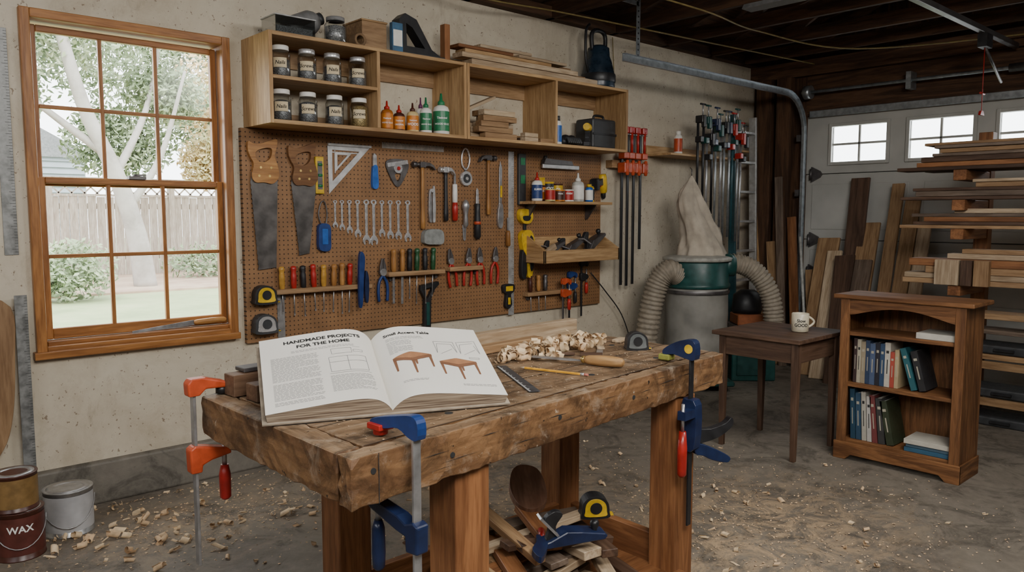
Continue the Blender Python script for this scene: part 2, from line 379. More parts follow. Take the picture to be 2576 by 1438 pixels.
tree('garden_tree','leafy tree with pale grey bark beyond the window',(3.75,12.4,.3),[(0,0,0),(-.1,0,.8),(-.35,0,1.7),(-.75,0,2.7),(-1.1,0,4.2)],.17,
     [[(-.2,0,1.2),(.3,0,2.0),(.7,0,3.3)],[(-.5,0,2),(-1.2,.2,2.6),(-1.9,.2,3.2)],[(-.35,0,1.7),(.2,.3,2.7),(.5,.3,4)]],
     [(-1.6,.4,3.7,1.2,.8,.8),(-.3,.5,4.0,1.3,.8,.9),(-1.9,.6,2.8,.9,.5,.5),(.6,.6,3.0,.7,.5,.5)],LEAF,2600,.05)
tree('maple_tree','autumn maple with orange and yellow leaves',(6.2,13.8,.3),[(0,0,0),(.1,0,1.5),(0,0,3.5)],.14,[],[(-.6,0,3.1,.9,.7,1.1),(.5,0,4.0,1.2,.8,1.0),(-.9,-.2,2.0,.6,.4,.5)],ORL,2600,.05)
tree('green_tree','large green tree standing behind the fence',(3.2,17.5,.3),[(0,0,0),(0,0,2.5),(.2,0,4.5)],.2,[],[(-.9,0,4.2,1.6,1,1.3),(1.6,0,4.4,1.8,1,1.3),(3.6,0,3.2,1.2,.8,1.0),(1.8,.3,2.6,1.2,.6,.8),(3.4,0,5,1.4,.8,1)],LEAF,3000,.07)
t=thing('garden_bush','round green bush growing by the lawn','bush',(2.45,11.0,.3)); foliage([(0,0,.4,.55,.45,.42),(-.4,.2,.3,.35,.3,.3)],1800,.04,LEAF).obj('leaf_mass',t,recalc=False)
t=thing('low_shrub','low green shrub along the fence','bush',(5.2,13.6,.3)); foliage([(0,0,.3,.9,.4,.35)],900,.05,LEAF).obj('leaf_mass',t,recalc=False)
t=thing('neighbour_house','grey sided house behind the fence','house',(4.6,24,.3))
SID=PM('grey_siding',(.30,.33,.36),.8,0,.1,3); b=B()
for i in range(16): b.prism([(-.05,i*.17),(0,i*.17+.17),(0.05,i*.17+.17),(.05,i*.17)],-1.6,1.2,SID,ax='x')
b.box(-1.6,1.2,.05,2.5,0,2.72,SID).obj('siding_wall',t)
B().prism([(-1.9,2.65),(-.2,3.6),(1.5,2.65)],-.1,2.6,PM('roof_shingle',(.2,.2,.21),.9)).obj('roof',t)

# ------------------------------------------------------------------ pegboard + wall cabinets
tag(B().box(1.74,4.63,4.07,4.0995,.70,1.862,peg_mat()).obj('pegboard'),'brown perforated hardboard panel screwed to the wall','pegboard')
def cabinet(x0,x1,div,shelf,label):
    c=thing('wall_cabinet',label,'cabinet',(x0,4.1,1.865)); t=.02; w=x1-x0; y0=-.33
    B().box(0,t,y0,0,0,.46,pine('z')).obj('side_panel',c,bev=.0015)
    B().box(w-t,w,y0,0,0,.46,pine('z')).obj('side_panel',c,bev=.0015)
    B().box(t,w-t,y0,0,.44,.46,pine('x')).obj('top_panel',c,bev=.0015)
    B().box(t,w-t,y0,0,0,.02,pine('x')).obj('bottom_panel',c,bev=.0015)
    B().box(div-t/2-x0,div+t/2-x0,y0,0,.02,.44,pine('z')).obj('divider',c,bev=.0015)
    B().box(t,w-t,-.018,-.002,.34,.44,pinew('x')).obj('back_rail',c); B().box(t,w-t,-.018,-.002,.02,.09,pinew('x')).obj('back_rail',c)
    if shelf: B().box(t,div-t/2-x0,y0,-.002,.225,.243,pine('x')).obj('shelf',c,bev=.0015)
    return c
cabinet(1.77,3.045,2.415,True,'open pine wall cabinet with jars and glue bottles')
cabinet(3.05,4.588,3.83,False,'open pine wall cabinet holding offcuts and power tools')
def curved(r,z0,face=0):
    a0=math.radians(-90-face)
    return lambda x,y:(r*math.cos(a0+x/r),r*math.sin(a0+x/r),z0+y)
def band(b,r,z0,z1,mat,half=PI,face=0,n=24):
    a0=math.radians(-90-face); vs=[];fs=[]
    for i in range(n+1):
        a=a0-half+2*half*i/n; vs+=[(r*math.cos(a),r*math.sin(a),z0),(r*math.cos(a),r*math.sin(a),z1)]
    for i in range(n): fs.append((2*i,2*i+2,2*i+3,2*i+1))
    return b.add(vs,fs,mat,True)
def jar(x,y,z,word,lid,fill,cont,grp,r=.05,h=.165):
    j=thing('storage_jar','clear jar of %s with handwritten %s label'%('brass screws' if cont is CONTENTB else 'metal '+word.lower(),word),'jar',(x,y,z),(0,0,R(-.1,.1)),grp)
    B().lathe([(r*.9,.001),(r,.008),(r,h*.72),(r*.82,h*.83),(r*.78,h*.86)],JARG,24).obj('glass_body',j)
    B().lathe([(r*.86,.004),(r*.95,.012),(r*.95,h*fill),(r*.5,h*fill+.012),(.002,h*fill+.006)],cont,20).obj('contents',j)
    B().lathe([(r*.84,h*.85),(r*.86,h*.86),(r*.86,h*.98),(r*.80,h)],lid,28).obj('lid',j)
    pl=band(B(),r*1.012,h*.30,h*.60,PAPERL,.72,25).obj('paper_label',j,recalc=False)
    B().text(word,.026,INK,curved(r*1.03,h*.40,25),bold=.015,shear=.25).obj('lettering',pl,recalc=False)
for i,(x,wd) in enumerate([(1.88,'Nails'),(2.03,'Screws'),(2.18,'Nails'),(2.34,'Screws')]):
    jar(x,3.87,2.109,wd,[WHITE,CHROME,CHROME,CHROME][i],.55,CONTENT,'jars on the upper cabinet shelf')
for i,(x,wd) in enumerate([(1.88,'Nails'),(2.03,'Screws'),(2.19,'Nails'),(2.345,'Screws')]):
    jar(x,3.87,1.886,wd,WHITE,[.6,.62,.6,.68][i],CONTENTB if i==3 else CONTENT,'jars on the cabinet bottom')
def bottle(x,y,z,h,r,body,cap,label,lab,words=(),name='glue_bottle',cat='bottle',grp=None,nozzle=True,tcol=None,face=30):
    j=thing(name,label,cat,(x,y,z),(0,0,0),grp)
    hb=h*.72 if nozzle else h*.86
    B().lathe([(r*.92,.0),(r,.006),(r,hb*.82),(r*.85,hb*.93),(r*.4,hb)],body,22).obj('bottle_body',j)
    if nozzle: B().lathe([(r*.45,hb*.98),(r*.45,hb*1.1),(r*.2,hb*1.16),(r*.13,h),(.001,h)],cap,14).obj('cap',j)
    else: B().lathe([(r*.6,hb*.97),(r*.6,h),(r*.5,h)],cap,18).obj('cap',j)
    if lab: 
        lw=band(B(),r*1.01,hb*.12,hb*.78,lab,2.2,face).obj('label_wrap',j,recalc=False)
        if words:
            b=B()
            for k,wd in enumerate(words): b.text(wd,min(r*.62,r*2.9/len(wd)),tcol or WINK,curved(r*1.03,hb*(.52-.2*k),face),bold=.02)
            b.obj('lettering',lw,recalc=False)
    return j
AMB=PM('amber_plastic',(.42,.13,.02),.35); LCREAM=PM('cream_glue_plastic',(.68,.52,.25),.35)
g='glue bottles in the cabinet'
bottle(2.53,3.87,1.886,.17,.036,AMB,RED,'small amber wood glue bottle with red cap',LORANGE,('Titebond','WOOD GLUE'),grp=g)
bottle(2.62,3.88,1.886,.155,.035,BROWN,RED,'small brown wood glue bottle with orange label',LORANGE,('Titebond','ORIGINAL'),grp=g)
bottle(2.71,3.87,1.886,.175,.036,LCREAM,BROWN,'cream wood glue bottle with brown cap',LORANGE,('Titebond','WOOD'),grp=g)
bottle(2.80,3.86,1.886,.215,.036,WHITE,GREEN,'white wood glue bottle with green cap and label',GREEN,('Titebond','WOOD GLUE'),grp=g)
bottle(2.915,3.86,1.886,.25,.05,WHITE,GREEN,'large white wood glue bottle with green cap',GREEN,('Titebond','WOOD GLUE'),grp=g)
bottle(2.985,3.96,1.886,.25,.038,WHITE,BLUE,'white glue bottle with blue cap',None,grp=g)
bottle(2.84,3.97,1.886,.23,.03,WHITE,PM('purple_cap',(.14,.03,.1),.4),'white bottle with purple cap',None,grp=g)
g='offcuts stacked in the cabinet'; k=0
for lay,(n,zz) in enumerate([(3,0),(3,.036),(3,.072),(2,.108),(2,.144)]):
    for i in range(n):
        L=R(.22,.32); yy=3.82+i*.075+R(-.004,.004); th=.034
        plank('wood_offcut','short pale offcut stacked in the pine cabinet','offcut',(3.16+L/2+R(-.03,.06)+lay*.01,yy,1.887+zz+th/2),(L,.06,th),crm('x') if k%3 else pinew('x'),(0,0,R(-.03,.03)),g); k+=1
for i in range(7):
    L=R(.1,.14); plank('wood_offcut','small block of wood lying in the pine cabinet','offcut',(3.62+(i%2)*.15,3.82+((i//2)%3)*.07,1.887+.014+.029*(i//6)),(L,.05,.027),[crm,pinew,wal][i%3]('x'),(0,0,R(-.05,.05)),g)
plank('wood_offcut','narrow board leaning across the offcut pile','offcut',(3.20,3.84,2.10),(.26,.05,.018),crm('x'),(0,-.40,0),g)
bottle(3.93,3.86,1.886,.2,.03,WHITE,DGREY,'white and blue spray can in the cabinet',LBLUE,name='spray_can',nozzle=False)
t=thing('tool_case','black hard plastic tool case','case',(4.42,3.95,1.886))
B().box(-.12,.14,-.09,.09,0,.22,DGREY).obj('case_body',t,bev=.018,seg=3)
B().box(-.12,.14,-.094,-.088,.10,.115,BLACK).obj('seam',t)
B().tube(smooth([(-.05,-.03,.215),(-.04,-.03,.245),(.05,-.03,.245),(.06,-.03,.215)],4,False),.009,BLACK).obj('handle',t)
def drill(loc,rot,body,acc,label,s=1.0,name='power_drill'):
    t=thing(name,label,'power tool',loc,rot); t.scale=(s,s,s)
    B().lathe([(.028,-.09),(.034,-.07),(.036,.0),(.030,.05),(.02,.06)],body,18,RM('Y',90,(0,0,.16))).obj('motor_body',t)
    B().lathe([(.018,.05),(.02,.06),(.018,.09),(.008,.105)],BLACK,14,RM('Y',90,(0,0,.16))).obj('chuck',t)
    B().prism(smooth([(-.06,.15),(-.01,.15),(-.012,.08),(-.005,.04),(-.055,.04),(-.05,.08)],4),-.018,.018,acc).obj('grip',t,bev=.004)
    B().box(-.075,.015,-.03,.03,0,.042,acc).obj('battery',t,bev=.006)
    B().box(-.015,0,-.008,.008,.10,.135,RED).obj('trigger',t)
    return t
drill((4.20,3.82,1.887),(0,0,.6),YEL,BLACK,'yellow and black cordless drill in the cabinet',.85)
t=thing('work_gloves','dark crumpled work gloves beside the spray can','gloves',(4.06,3.88,1.887))
for k in range(2):
    b=B(); 
    b.lathe([(.03,0),(.045,.02),(.042,.05),(.02,.075),(.003,.08)],BLACK,14,Matrix.Translation((k*.06-.03,0,0)),1.2,.9)
    for q in range(4): b.tube(smooth([(k*.06-.06+q*.018,-.02,.04),(k*.06-.062+q*.02,-.05,.05),(k*.06-.06+q*.022,-.07,.015)],4,False),.010,DGREY,8)
    b.obj('glove',t)
Z=2.326
def bin_(x,y,label,w=.2,d=.16,h=.07):
    t=thing('plastic_bin',label,'container',(x,y,Z)); mat=glassm('translucent_bin',(.75,.77,.77),.45)
    b=B().box(-w/2,w/2,-d/2,d/2,0,.003,mat)
    for a in ((-w/2,-w/2+.003,-d/2,d/2),(w/2-.003,w/2,-d/2,d/2),(-w/2,w/2,-d/2,-d/2+.003),(-w/2,w/2,d/2-.003,d/2)): b.box(*a,0,h,mat)
    b.obj('bin_body',t)
    B().box(-w/2-.006,w/2+.006,-d/2-.006,d/2+.006,h,h+.006,PM('milky_plastic',(.5,.5,.5),.4)).obj('bin_lid',t,bev=.002)
    B().box(-w/2+.01,w/2-.01,-d/2+.01,d/2-.01,.004,h*.45,CONTENT).obj('contents',t)
bin_(1.93,3.87,'translucent plastic bin of hardware on the cabinet',.22,.16,.085)
t=thing('plastic_jug','smoky plastic jug lying tilted on the cabinet','jug',(2.06,3.98,Z+.1),(0,0,0))
B().lathe([(.05,-.1),(.065,-.09),(.065,.06),(.05,.09),(.03,.11)],GREY,18,RM('Y',65)).obj('jug_body',t); B().lathe([(.032,.10),(.034,.13)],DGREY,16,RM('Y',65)).obj('cap',t)
t=thing('hardware_jar','clear jar full of loose screws on the cabinet','jar',(2.20,3.86,Z)); B().lathe([(.055,0),(.06,.01),(.06,.10),(.045,.12)],JARG,22).obj('glass_body',t); B().lathe([(.052,.004),(.055,.09),(.02,.1)],PM('bright_screws',(.35,.35,.35),.4,.4,.8,200),20).obj('contents',t); B().lathe([(.05,.12),(.05,.14),(.045,.142)],GREY,20).obj('lid',t)
t=thing('twine_roll','brown roll of twine on the cabinet','twine',(2.33,3.85,Z+.038)); 
b=B()
for i in range(6): b.tube([(.03*math.cos(a*PI/8),(i-2.5)*.012,.03*math.sin(a*PI/8)) for a in range(16)],.008,PM('jute',(.2,.12,.06),.9),6,closed=True)
b.obj('coil',t)
t=thing('wooden_box','plain wooden box standing on the cabinet','box',(2.44,3.93,Z))
B().box(-.09,.07,-.1,.1,0,.15,pinew('x')).box(-.095,.075,-.105,.105,.15,.16,pine('x')).obj('box_body',t,bev=.002)
t=thing('blade_package','blue and white cardboard package','package',(2.555,3.80,Z)); B().box(-.035,.035,-.015,.015,0,.16,PM('blue_carton',(.04,.12,.22),.5)).obj('carton',t,bev=.001); B().box(-.03,.03,-.017,-.0145,.03,.12,WHITE).obj('label_patch',t)
t=thing('miter_saw_guard','black triangular power saw lying on the cabinet','power tool',(2.74,3.9,Z))
B().prism([(-.13,0),(.17,0),(.17,.03),(.11,.06),(.0,.22),(-.08,.245),(-.12,.21)],-.04,.04,BLACK,[[(-.07,.06),(.06,.06),(-.03,.17),(-.075,.19)]]).obj('housing',t,bev=.006)
B().box(-.14,.18,-.08,.06,0,.018,DGREY).obj('base_plate',t,bev=.003)
plank('wood_post','short dark upright piece of wood on the cabinet','wood',(2.965,3.88,Z+.115),(.04,.05,.23),fir('z'))
g='lumber stacked on the cabinet'
for (x0,x1,y,z,h,m) in [(3.1,4.27,3.84,0,.035,crm),(3.02,4.2,3.96,0,.035,pine),(3.02,4.05,3.83,.037,.03,crm),(3.25,4.25,3.945,.037,.03,pinew),(3.05,3.8,3.84,.069,.022,pine),(3.3,4.1,3.95,.069,.04,pinew),(3.0,3.45,3.84,.093,.02,fir),(3.5,3.95,3.84,.093,.018,crm),(3.22,3.85,3.93,.115,.022,crm),(3.25,3.7,3.93,.139,.02,crm)]:
    plank('lumber_board','pale board stacked flat on the wall cabinet','board',((x0+x1)/2,y,Z+z+h/2),(x1-x0,.1,h),m('x'),(0,0,R(-.01,.01)),g)
t=thing('wet_dry_blower','dark blue portable blower with carry handle on the cabinet','machine',(4.43,3.93,Z))
B().lathe([(.12,0),(.125,.02),(.12,.12),(.1,.2),(.085,.24),(.08,.3),(.05,.32)],PM('blue_black_plastic',(.015,.03,.05),.3),24).obj('motor_body',t)
B().lathe([(.127,.05),(.13,.06),(.13,.1),(.127,.11)],BLACK,24,cap=False).obj('band',t)
B().tube(smooth([(-.07,0,.28),(-.075,0,.40),(.0,0,.43),(.07,0,.40),(.07,0,.28)],5,False),.016,BLACK).obj('handle',t)
B().tube(smooth([(-.1,0,.1),(-.16,-.02,.2),(-.16,-.02,.4),(-.1,0,.46)],5,False),.01,BLACK).obj('cord',t)

# ------------------------------------------------------------------ pegboard tools
Y=4.069
def saw(x,z,hw,label,tilt=0,tipw=.10,L=.47):
    t=thing('hand_saw',label,'saw',(x,Y,z),(0,math.radians(tilt),0))
    hdl=smooth([(-.008,.165),(-.004,.212),(.03,.198),(.07,.205),(.12,.222),(.158,.23),(.155,.185),(.142,.14),(.158,.09),(.165,.03),(.13,-.01),(.08,-.005),(.03,-.005),(.01,.03),(.022,.09),(.004,.13)],4)
    hole=smooth([(.034,.155),(.08,.178),(.125,.178),(.12,.132),(.085,.105),(.045,.112)],4)
    B().prism(hdl,-.024,0,hw,[hole]).obj('handle',t,bev=.004,seg=2)
    b=B()
    for q in ((.05,.03),(.11,.03),(.12,.075),(.06,.075)): b.cyl((q[0],-.026,q[1]),(q[0],-.02,q[1]),.007,BRASS,n=12)
    b.obj('handle_screw',t)
    bl=[(.16,.06),(.16-.0,.0),(.04+tipw,-L),(.035,-L-.01)]
    n=36
    for i in range(n):
        f=i/n; z=-L+f*(L+.02); x_=.035-.033*f; bl.append((x_+(.004 if i%2 else 0),z))
    bl.append((.01,.05))
    B().prism(bl,-.013,-.0115,BLADE).obj('blade',t)
saw(1.775,1.58,hnd('x'),'hand saw with light wooden handle and dark steel blade',0)
saw(2.010,1.57,WD('dark_saw_handle',(.30,.15,.06),(.19,.085,.03),'x'),'hand saw with brown wooden handle hanging beside another',-1,.06,.39)
t=thing('torpedo_level','small yellow spirit level hanging upright','level',(2.19,Y,1.625))
B().box(-.026,.026,-.02,0,-.105,.105,YEL).obj('level_body',t,bev=.003); B().box(-.015,.015,-.0215,-.018,-.08,.08,DSTEEL).obj('scale_strip',t)
for z in (-.06,.0,.06): B().cyl((-.012,-.022,z),(.012,-.022,z),.008,GREEN,n=10).obj('vial',t)
t=thing('rafter_square','aluminium triangular rafter square with cut-out slots','square',(2.25,Y,1.52))
B().prism([(0,.29),(.29,.285),(.005,0)],-.004,0,ALU,[[(.03,.255),(.21,.252),(.03,.075)][::-1]]).box(0,.29,-.014,0,.278,.292,ALU).prism([(.05,.24),(.16,.24),(.05,.13)],-.004,0,ALU,[[(.063,.228),(.13,.228),(.063,.16)]]).box(.045,.05,-.004,0,.12,.262,ALU).box(.03,.20,-.004,0,.238,.245,ALU).obj('plate',t,bev=.001)
def rule(name,label,c,L,w,vert,mat,y=Y,th=.003,rot=0,cat='ruler'):
    t=thing(name,label,cat,c,(0,rot,0)); M=Matrix.Rotation(PI/2,4,'Y') if vert else Matrix.Identity(4)
    bl=B().box(-L/2,L/2,-th,0,-w/2,w/2,mat,M).obj('blade',t,bev=.0008)
    b=B(); n=int(L/.0127)
    for i in range(1,n):
        x=-L/2+i*L/n; h=w*(.45 if i%4==0 else .25); b.box(x-.0007,x+.0007,-th-.0006,-th+.0005,w/2-h,w/2-.001,INK,M)
    b.obj('scale_mark',bl)
    return t
rule('steel_ruler','short steel ruler mounted level on the pegboard',(2.855,Y,1.822),.47,.035,False,PM('worn_white_steel',(.50,.47,.43),.4,.2))
rule('straightedge','long aluminium straightedge hanging on the pegboard',(3.68,Y-.0,1.265),1.15,.052,True,ALU)
def handle_tool(name,label,cat,x,z,parts,rot=0):
    t=thing(name,label,cat,(x,Y,z),(0,math.radians(rot),0))
    for nm,f in parts: 
        b=B(); f(b); b.obj(nm,t,bev=.0015)
    return t
handle_tool('utility_knife','blue utility knife hanging nose up','knife',2.56,1.565,[('grip',lambda b:b.prism(smooth([(-.02,0),(.02,0),(.018,.09),(.014,.13),(-.012,.13),(-.018,.09)],3),-.022,0,LBLUE)),('nose',lambda b:b.prism([(-.013,.125),(.014,.125),(.012,.19),(-.004,.205),(-.012,.19)],-.018,-.003,STEEL))])
handle_tool('cable_tester','blue handheld tool with wrist loop','tool',2.21,1.20,[('grip',lambda b:b.prism(smooth([(-.035,0),(.03,-.005),(.038,.06),(.032,.14),(-.03,.145),(-.04,.08)],4),-.03,0,BLUE)),('face_plate',lambda b:b.box(-.018,.018,-.032,-.029,.03,.12,LBLUE)),('loop',lambda b:b.tube(smooth([(-.01,-.01,.14),(-.03,-.01,.2),(-.012,-.01,.27),(.012,-.01,.27),(.025,-.01,.2),(.012,-.01,.14)],4),.0045,DSTEEL,6,closed=True))])
handle_tool('angle_gauge','steel protractor gauge with round dial','gauge',2.725,1.655,[('plate',lambda b:b.prism(smooth([(-.085,.055),(-.05,.085),(.05,.085),(.085,.05),(.05,-.03),(.0,-.085),(-.05,-.03)],4),-.012,0,DSTEEL,[smooth([(-.02,-.005),(.025,-.005),(.0,-.05)],3)])),('arm',lambda b:b.prism([(-.08,.06),(.07,.085),(.075,.06),(-.075,.035)],-.02,-.012,CHROME)),('dial',lambda b:b.cyl((.0,-.022,.03),(.0,-.01,.03),.030,CHROME,n=28).cyl((.0,-.028,.03),(.0,-.02,.03),.012,RED,n=16))])
def hammer(x,z,L,w,hm,label,flip=1,hmat=None,grip=None):
    t=thing('hammer',label,'hammer',(x,Y-.022,z))
    B().lathe([(.012,0),(.0165,.005),(.0175,.05),(.0135,.12),(.0125,L-.06),(.0135,L)],hm,14,None,1,.75).obj('handle',t)
    if grip: B().lathe([(.014,-.002),(.019,.004),(.0195,.09),(.016,.16),(.0145,.165)],grip,14,None,1,.8).obj('grip',t)
    k=flip*w/.17; b=B(); hz=L-.005; hmat=hmat or DSTEEL
    b.cyl((-.075*k,0,hz),(-.045*k,0,hz),.018,hmat,n=18).cyl((-.045*k,0,hz),(-.015*k,0,hz),.011,hmat,n=14)
    b.box(-.02,.02,-.014,.014,hz-.018,hz+.018,hmat)
    for sg in (-1,1):
        b.prism([(.015*k,hz+.016),(.05*k,hz+.014),(.08*k,hz-.002),(.098*k,hz-.03),(.092*k,hz-.032),(.07*k,hz-.014),(.045*k,hz-.008),(.015*k,hz-.012)],sg*.003,sg*.016,hmat)
    b.obj('head',t,bev=.002)
    return t
hammer(2.905,1.31,.41,.17,hnd(),'claw hammer with long light wooden handle',1)
hammer(3.09,1.36,.335,.12,BLACK,'small hammer with black handle',1,CHROME)
hammer(3.455,1.40,.39,.15,hnd(),'claw hammer with wooden handle and dark head',-1)
handle_tool('file','file with red and white handle','file',3.165,1.36,[('handle',lambda b:b.lathe([(.012,0),(.019,.01),(.021,.08),(.017,.12)],RED,14,Matrix.Translation((0,-.02,0)))),('ferrule',lambda b:b.lathe([(.0165,.12),(.018,.17),(.016,.24)],WHITE,14,Matrix.Translation((0,-.02,0)))),('blade',lambda b:b.prism([(-.009,.23),(.009,.23),(.007,.31),(-.007,.31)],-.022,-.017,STEEL))])
def carab(b):
    b.tube(smooth([(-.0,-.01,.1),(-.03,-.01,.13),(-.032,-.01,.19),(-.012,-.01,.235),(.018,-.01,.225),(.034,-.01,.17),(.022,-.01,.12)],4),.006,CHROME,8,closed=True)
handle_tool('key_reel','round chrome key reel hanging from a carabiner','key reel',3.265,1.60,[('carabiner',carab),('reel',lambda b:b.cyl((0,-.022,.04),(0,0,.04),.048,CHROME,n=30).cyl((0,-.026,.04),(0,-.02,.04),.03,DGREY,n=24).cyl((0,-.028,.04),(0,-.022,.04),.012,CHROME,n=16)),('strap',lambda b:b.box(-.008,.008,-.012,-.006,.085,.11,DSTEEL))])
handle_tool('multi_tool','folded steel multi tool','multi tool',2.985,1.355,[('handle',lambda b:b.prism(smooth([(-.024,.02),(-.022,-.0),(-.008,-.005),(-.005,.02),(-.006,.13),(-.01,.2),(-.02,.2),(-.027,.1)],3),-.018,0,STEEL)),('handle',lambda b:b.prism(smooth([(.024,.02),(.022,0),(.008,-.005),(.005,.02),(.006,.13),(.01,.22),(.02,.22),(.027,.1)],3),-.018,0,ALU)),('pivot',lambda b:b.cyl((0,-.022,.20),(0,0,.20),.013,CHROME))])
handle_tool('sanding_block','small silver sanding block','sanding block',2.98,1.215,[('block_body',lambda b:b.prism(smooth([(-.078,.02),(-.07,.075),(-.03,.092),(.05,.09),(.078,.06),(.072,.0),(.0,-.005),(-.06,.0)],4),-.04,0,PM('grey_foam',(.25,.26,.25),.6)))])
handle_tool('scratch_awl','steel marking tool hanging on a hook','tool',3.255,1.235,[('shaft',lambda b:b.prism([(-.016,.10),(.016,.10),(.011,.0),(.0,-.01),(-.011,0)],-.008,-.002,STEEL)),('grip',lambda b:b.lathe([(.008,.08),(.019,.1),(.014,.16),(.02,.2),(.028,.22),(.02,.25),(.006,.265)],STEEL,12,Matrix.Translation((0,-.02,0))))])
handle_tool('wood_chisel','long chisel with black handle','chisel',3.355,1.235,[('grip',lambda b:b.lathe([(.012,0),(.024,.02),(.022,.12),(.018,.19),(.02,.24)],BLACK,12,Matrix.Translation((0,-.022,0)))),('band',lambda b:b.lathe([(.0245,.1),(.0245,.12)],ORANGE,12,Matrix.Translation((0,-.022,0)))),('blade',lambda b:b.prism([(-.012,.23),(.012,.23),(.009,.33),(-.004,.345),(-.009,.33)],-.024,-.018,CHROME))])
handle_tool('folding_knife','steel folding saw with pointed blade','knife',3.57,1.32,[('grip',lambda b:b.prism(smooth([(-.02,0),(.012,-.01),(.024,.06),(.016,.15),(-.012,.15),(-.026,.08)],3),-.02,0,STEEL)),('blade',lambda b:b.prism([(-.012,.14),(.014,.14),(.018,.4),(.002,.45),(-.008,.4)],-.012,-.008,STEEL)),('mark',lambda b:b.box(-.008,.01,-.0215,-.019,.2,.28,YEL))])
handle_tool('small_chisel','short chisel with wooden handle','chisel',3.635,1.18,[('handle',lambda b:b.lathe([(.012,0),(.018,.01),(.016,.09),(.012,.11)],hnd(),12,Matrix.Translation((0,-.02,0)))),('blade',lambda b:b.prism([(-.007,.1),(.007,.1),(.010,.2),(-.010,.2)],-.022,-.018,STEEL))])
t=thing('spirit_level','black box level hanging upright','level',(3.77,Y,1.65)); B().box(-.034,.034,-.025,0,-.18,.18,DGREY).obj('level_body',t,bev=.004); B().box(-.02,.02,-.027,-.024,-.03,.03,GREEN).obj('vial',t); B().box(-.02,.02,-.027,-.024,.10,.15,GREEN).obj('vial',t)
def wrench_mesh():
    b=B(); r=.014
    out=[(r*math.cos(a),r*math.sin(a)) for a in [i*PI/10 for i in range(20)]]; inn=[(.007*math.cos(a),.007*math.sin(a)) for a in [i*PI/6 for i in range(12)]]
    b.prism(out,-.009,0,CHROME,[inn])
    b.prism([(-.0065,-.01),(.0065,-.01),(.0055,-.175),(-.0055,-.175)],-.007,-.001,CHROME)
    b.prism(smooth([(-.006,-.165),(-.017,-.182),(-.018,-.2),(-.011,-.215),(-.007,-.212),(-.008,-.196),(.001,-.19),(.009,-.198),(.011,-.214),(.017,-.206),(.018,-.188),(.006,-.165)],3),-.008,0,CHROME)
    return b
w0=None
for i,(x,L) in enumerate(zip([2.29,2.335,2.385,2.44,2.50,2.552,2.61,2.67,2.73,2.80],[.155,.17,.19,.215,.26,.265,.215,.23,.235,.25])):
    s=L/.22
    if w0 is None:
        w0=wrench_mesh().obj('combination_wrench',None,(x,Y,1.475),bev=.001); tag(w0,'chrome combination wrench hanging in a graduated row','wrench','row of wrenches'); w0.scale=(s*1.1+.1,1,s)
    else: dup(w0,(x,Y,1.475),scale=(s*1.1+.1,1,s))
def pliers(x,z,s,grip,label,rot=0,grp=None):
    t=thing('pliers',label,'pliers',(x,Y-.02,z),(0,math.radians(rot),0),grp); t.scale=(s,s,s)
    for sg in (-1,1):
        B().prism([(sg*.001,.15),(sg*.022,.155),(sg*.02,.19),(sg*.007,.235),(sg*.001,.235)],-.008,.004,DSTEEL).obj('jaw',t,bev=.0015)
        B().tube(smooth([(sg*-.006,0,.15),(sg*.022,0,.11),(sg*.03,0,.06),(sg*.026,0,.0)],5,False),[.007]*3+[.0085]*13,grip,10).obj('handle',t)
    B().cyl((0,-.012,.16),(0,.012,.16),.02,STEEL,n=18).obj('pivot',t)
pliers(2.60,.87,1.12,BLUE,'blue handled pliers hanging open on the pegboard')
g='red handled pliers on the rack'
for x,r_ in ((3.15,-8),(3.265,4),(3.385,-3),(3.505,3)): pliers(x,.925,1.08,RED,'red handled pliers hanging in a wooden rack',r_,g)
def sdriver(x,z,h,col_,label,grp,shaft=.15,flat=False):
    t=thing('chisel' if flat else 'screwdriver',label,'chisel' if flat else 'screwdriver',(x,4.035,z),(R(-.02,.02),R(-.05,.05),0),grp)
    B().lathe([(.008,0),(.014,.006),(.016,.03),(.0165,h*.6),(.013,h*.72),(.017,h*.85),(.015,h*.97),(.006,h)],col_,12).obj('handle',t)
    if flat: B().box(-.008,.008,-.002,.002,-shaft,.002,STEEL).obj('blade',t,bev=.0008)
    else: B().cyl((0,0,-shaft+.01),(0,0,.002),.0035,STEEL,n=8).box(-.004,.004,-.0012,.0012,-shaft,-shaft+.015,STEEL).obj('shaft',t)
def rackbar(x0,x1,z,label,h=.028):
    t=thing('tool_rack',label,'rack',((x0+x1)/2,4.07,z)); w=(x1-x0)/2
    B().box(-w,w,-.065,0,-h/2,h/2,pinew('x')).obj('rack_bar',t,bev=.003)
    for k in (-.8,.8): B().box(w*k-.01,w*k+.01,-.02,0,-h/2-.03,-h/2,DSTEEL).obj('bracket',t)
rackbar(1.89,2.50,.975,'wooden bar rack holding screwdrivers on the pegboard'); rackbar(2.62,3.05,1.035,'wooden bar rack holding chisels on the pegboard'); rackbar(3.09,3.37,1.045,'short wooden bar rack holding pliers')
OCHRE=PM('amber_handle',(.50,.27,.05),.25); g='screwdrivers in the wooden rack'; DGH=PM('dark_green_handle',(.02,.08,.03),.3)
for x,c_,h,nm in [(1.935,OCHRE,.13,'amber'),(2.005,RED,.13,'red'),(2.065,BLACK,.13,'black'),(2.13,RED,.135,'red'),(2.19,OCHRE,.13,'amber'),(2.255,hnd(),.13,'wooden'),(2.31,hnd(),.135,'wooden'),(2.36,RED,.13,'red and blue')]:
    sdriver(x,.985,h,c_,'%s handled screwdriver standing in a wooden rack'%nm,g,R(.12,.17))
g='chisels in the wooden rack'
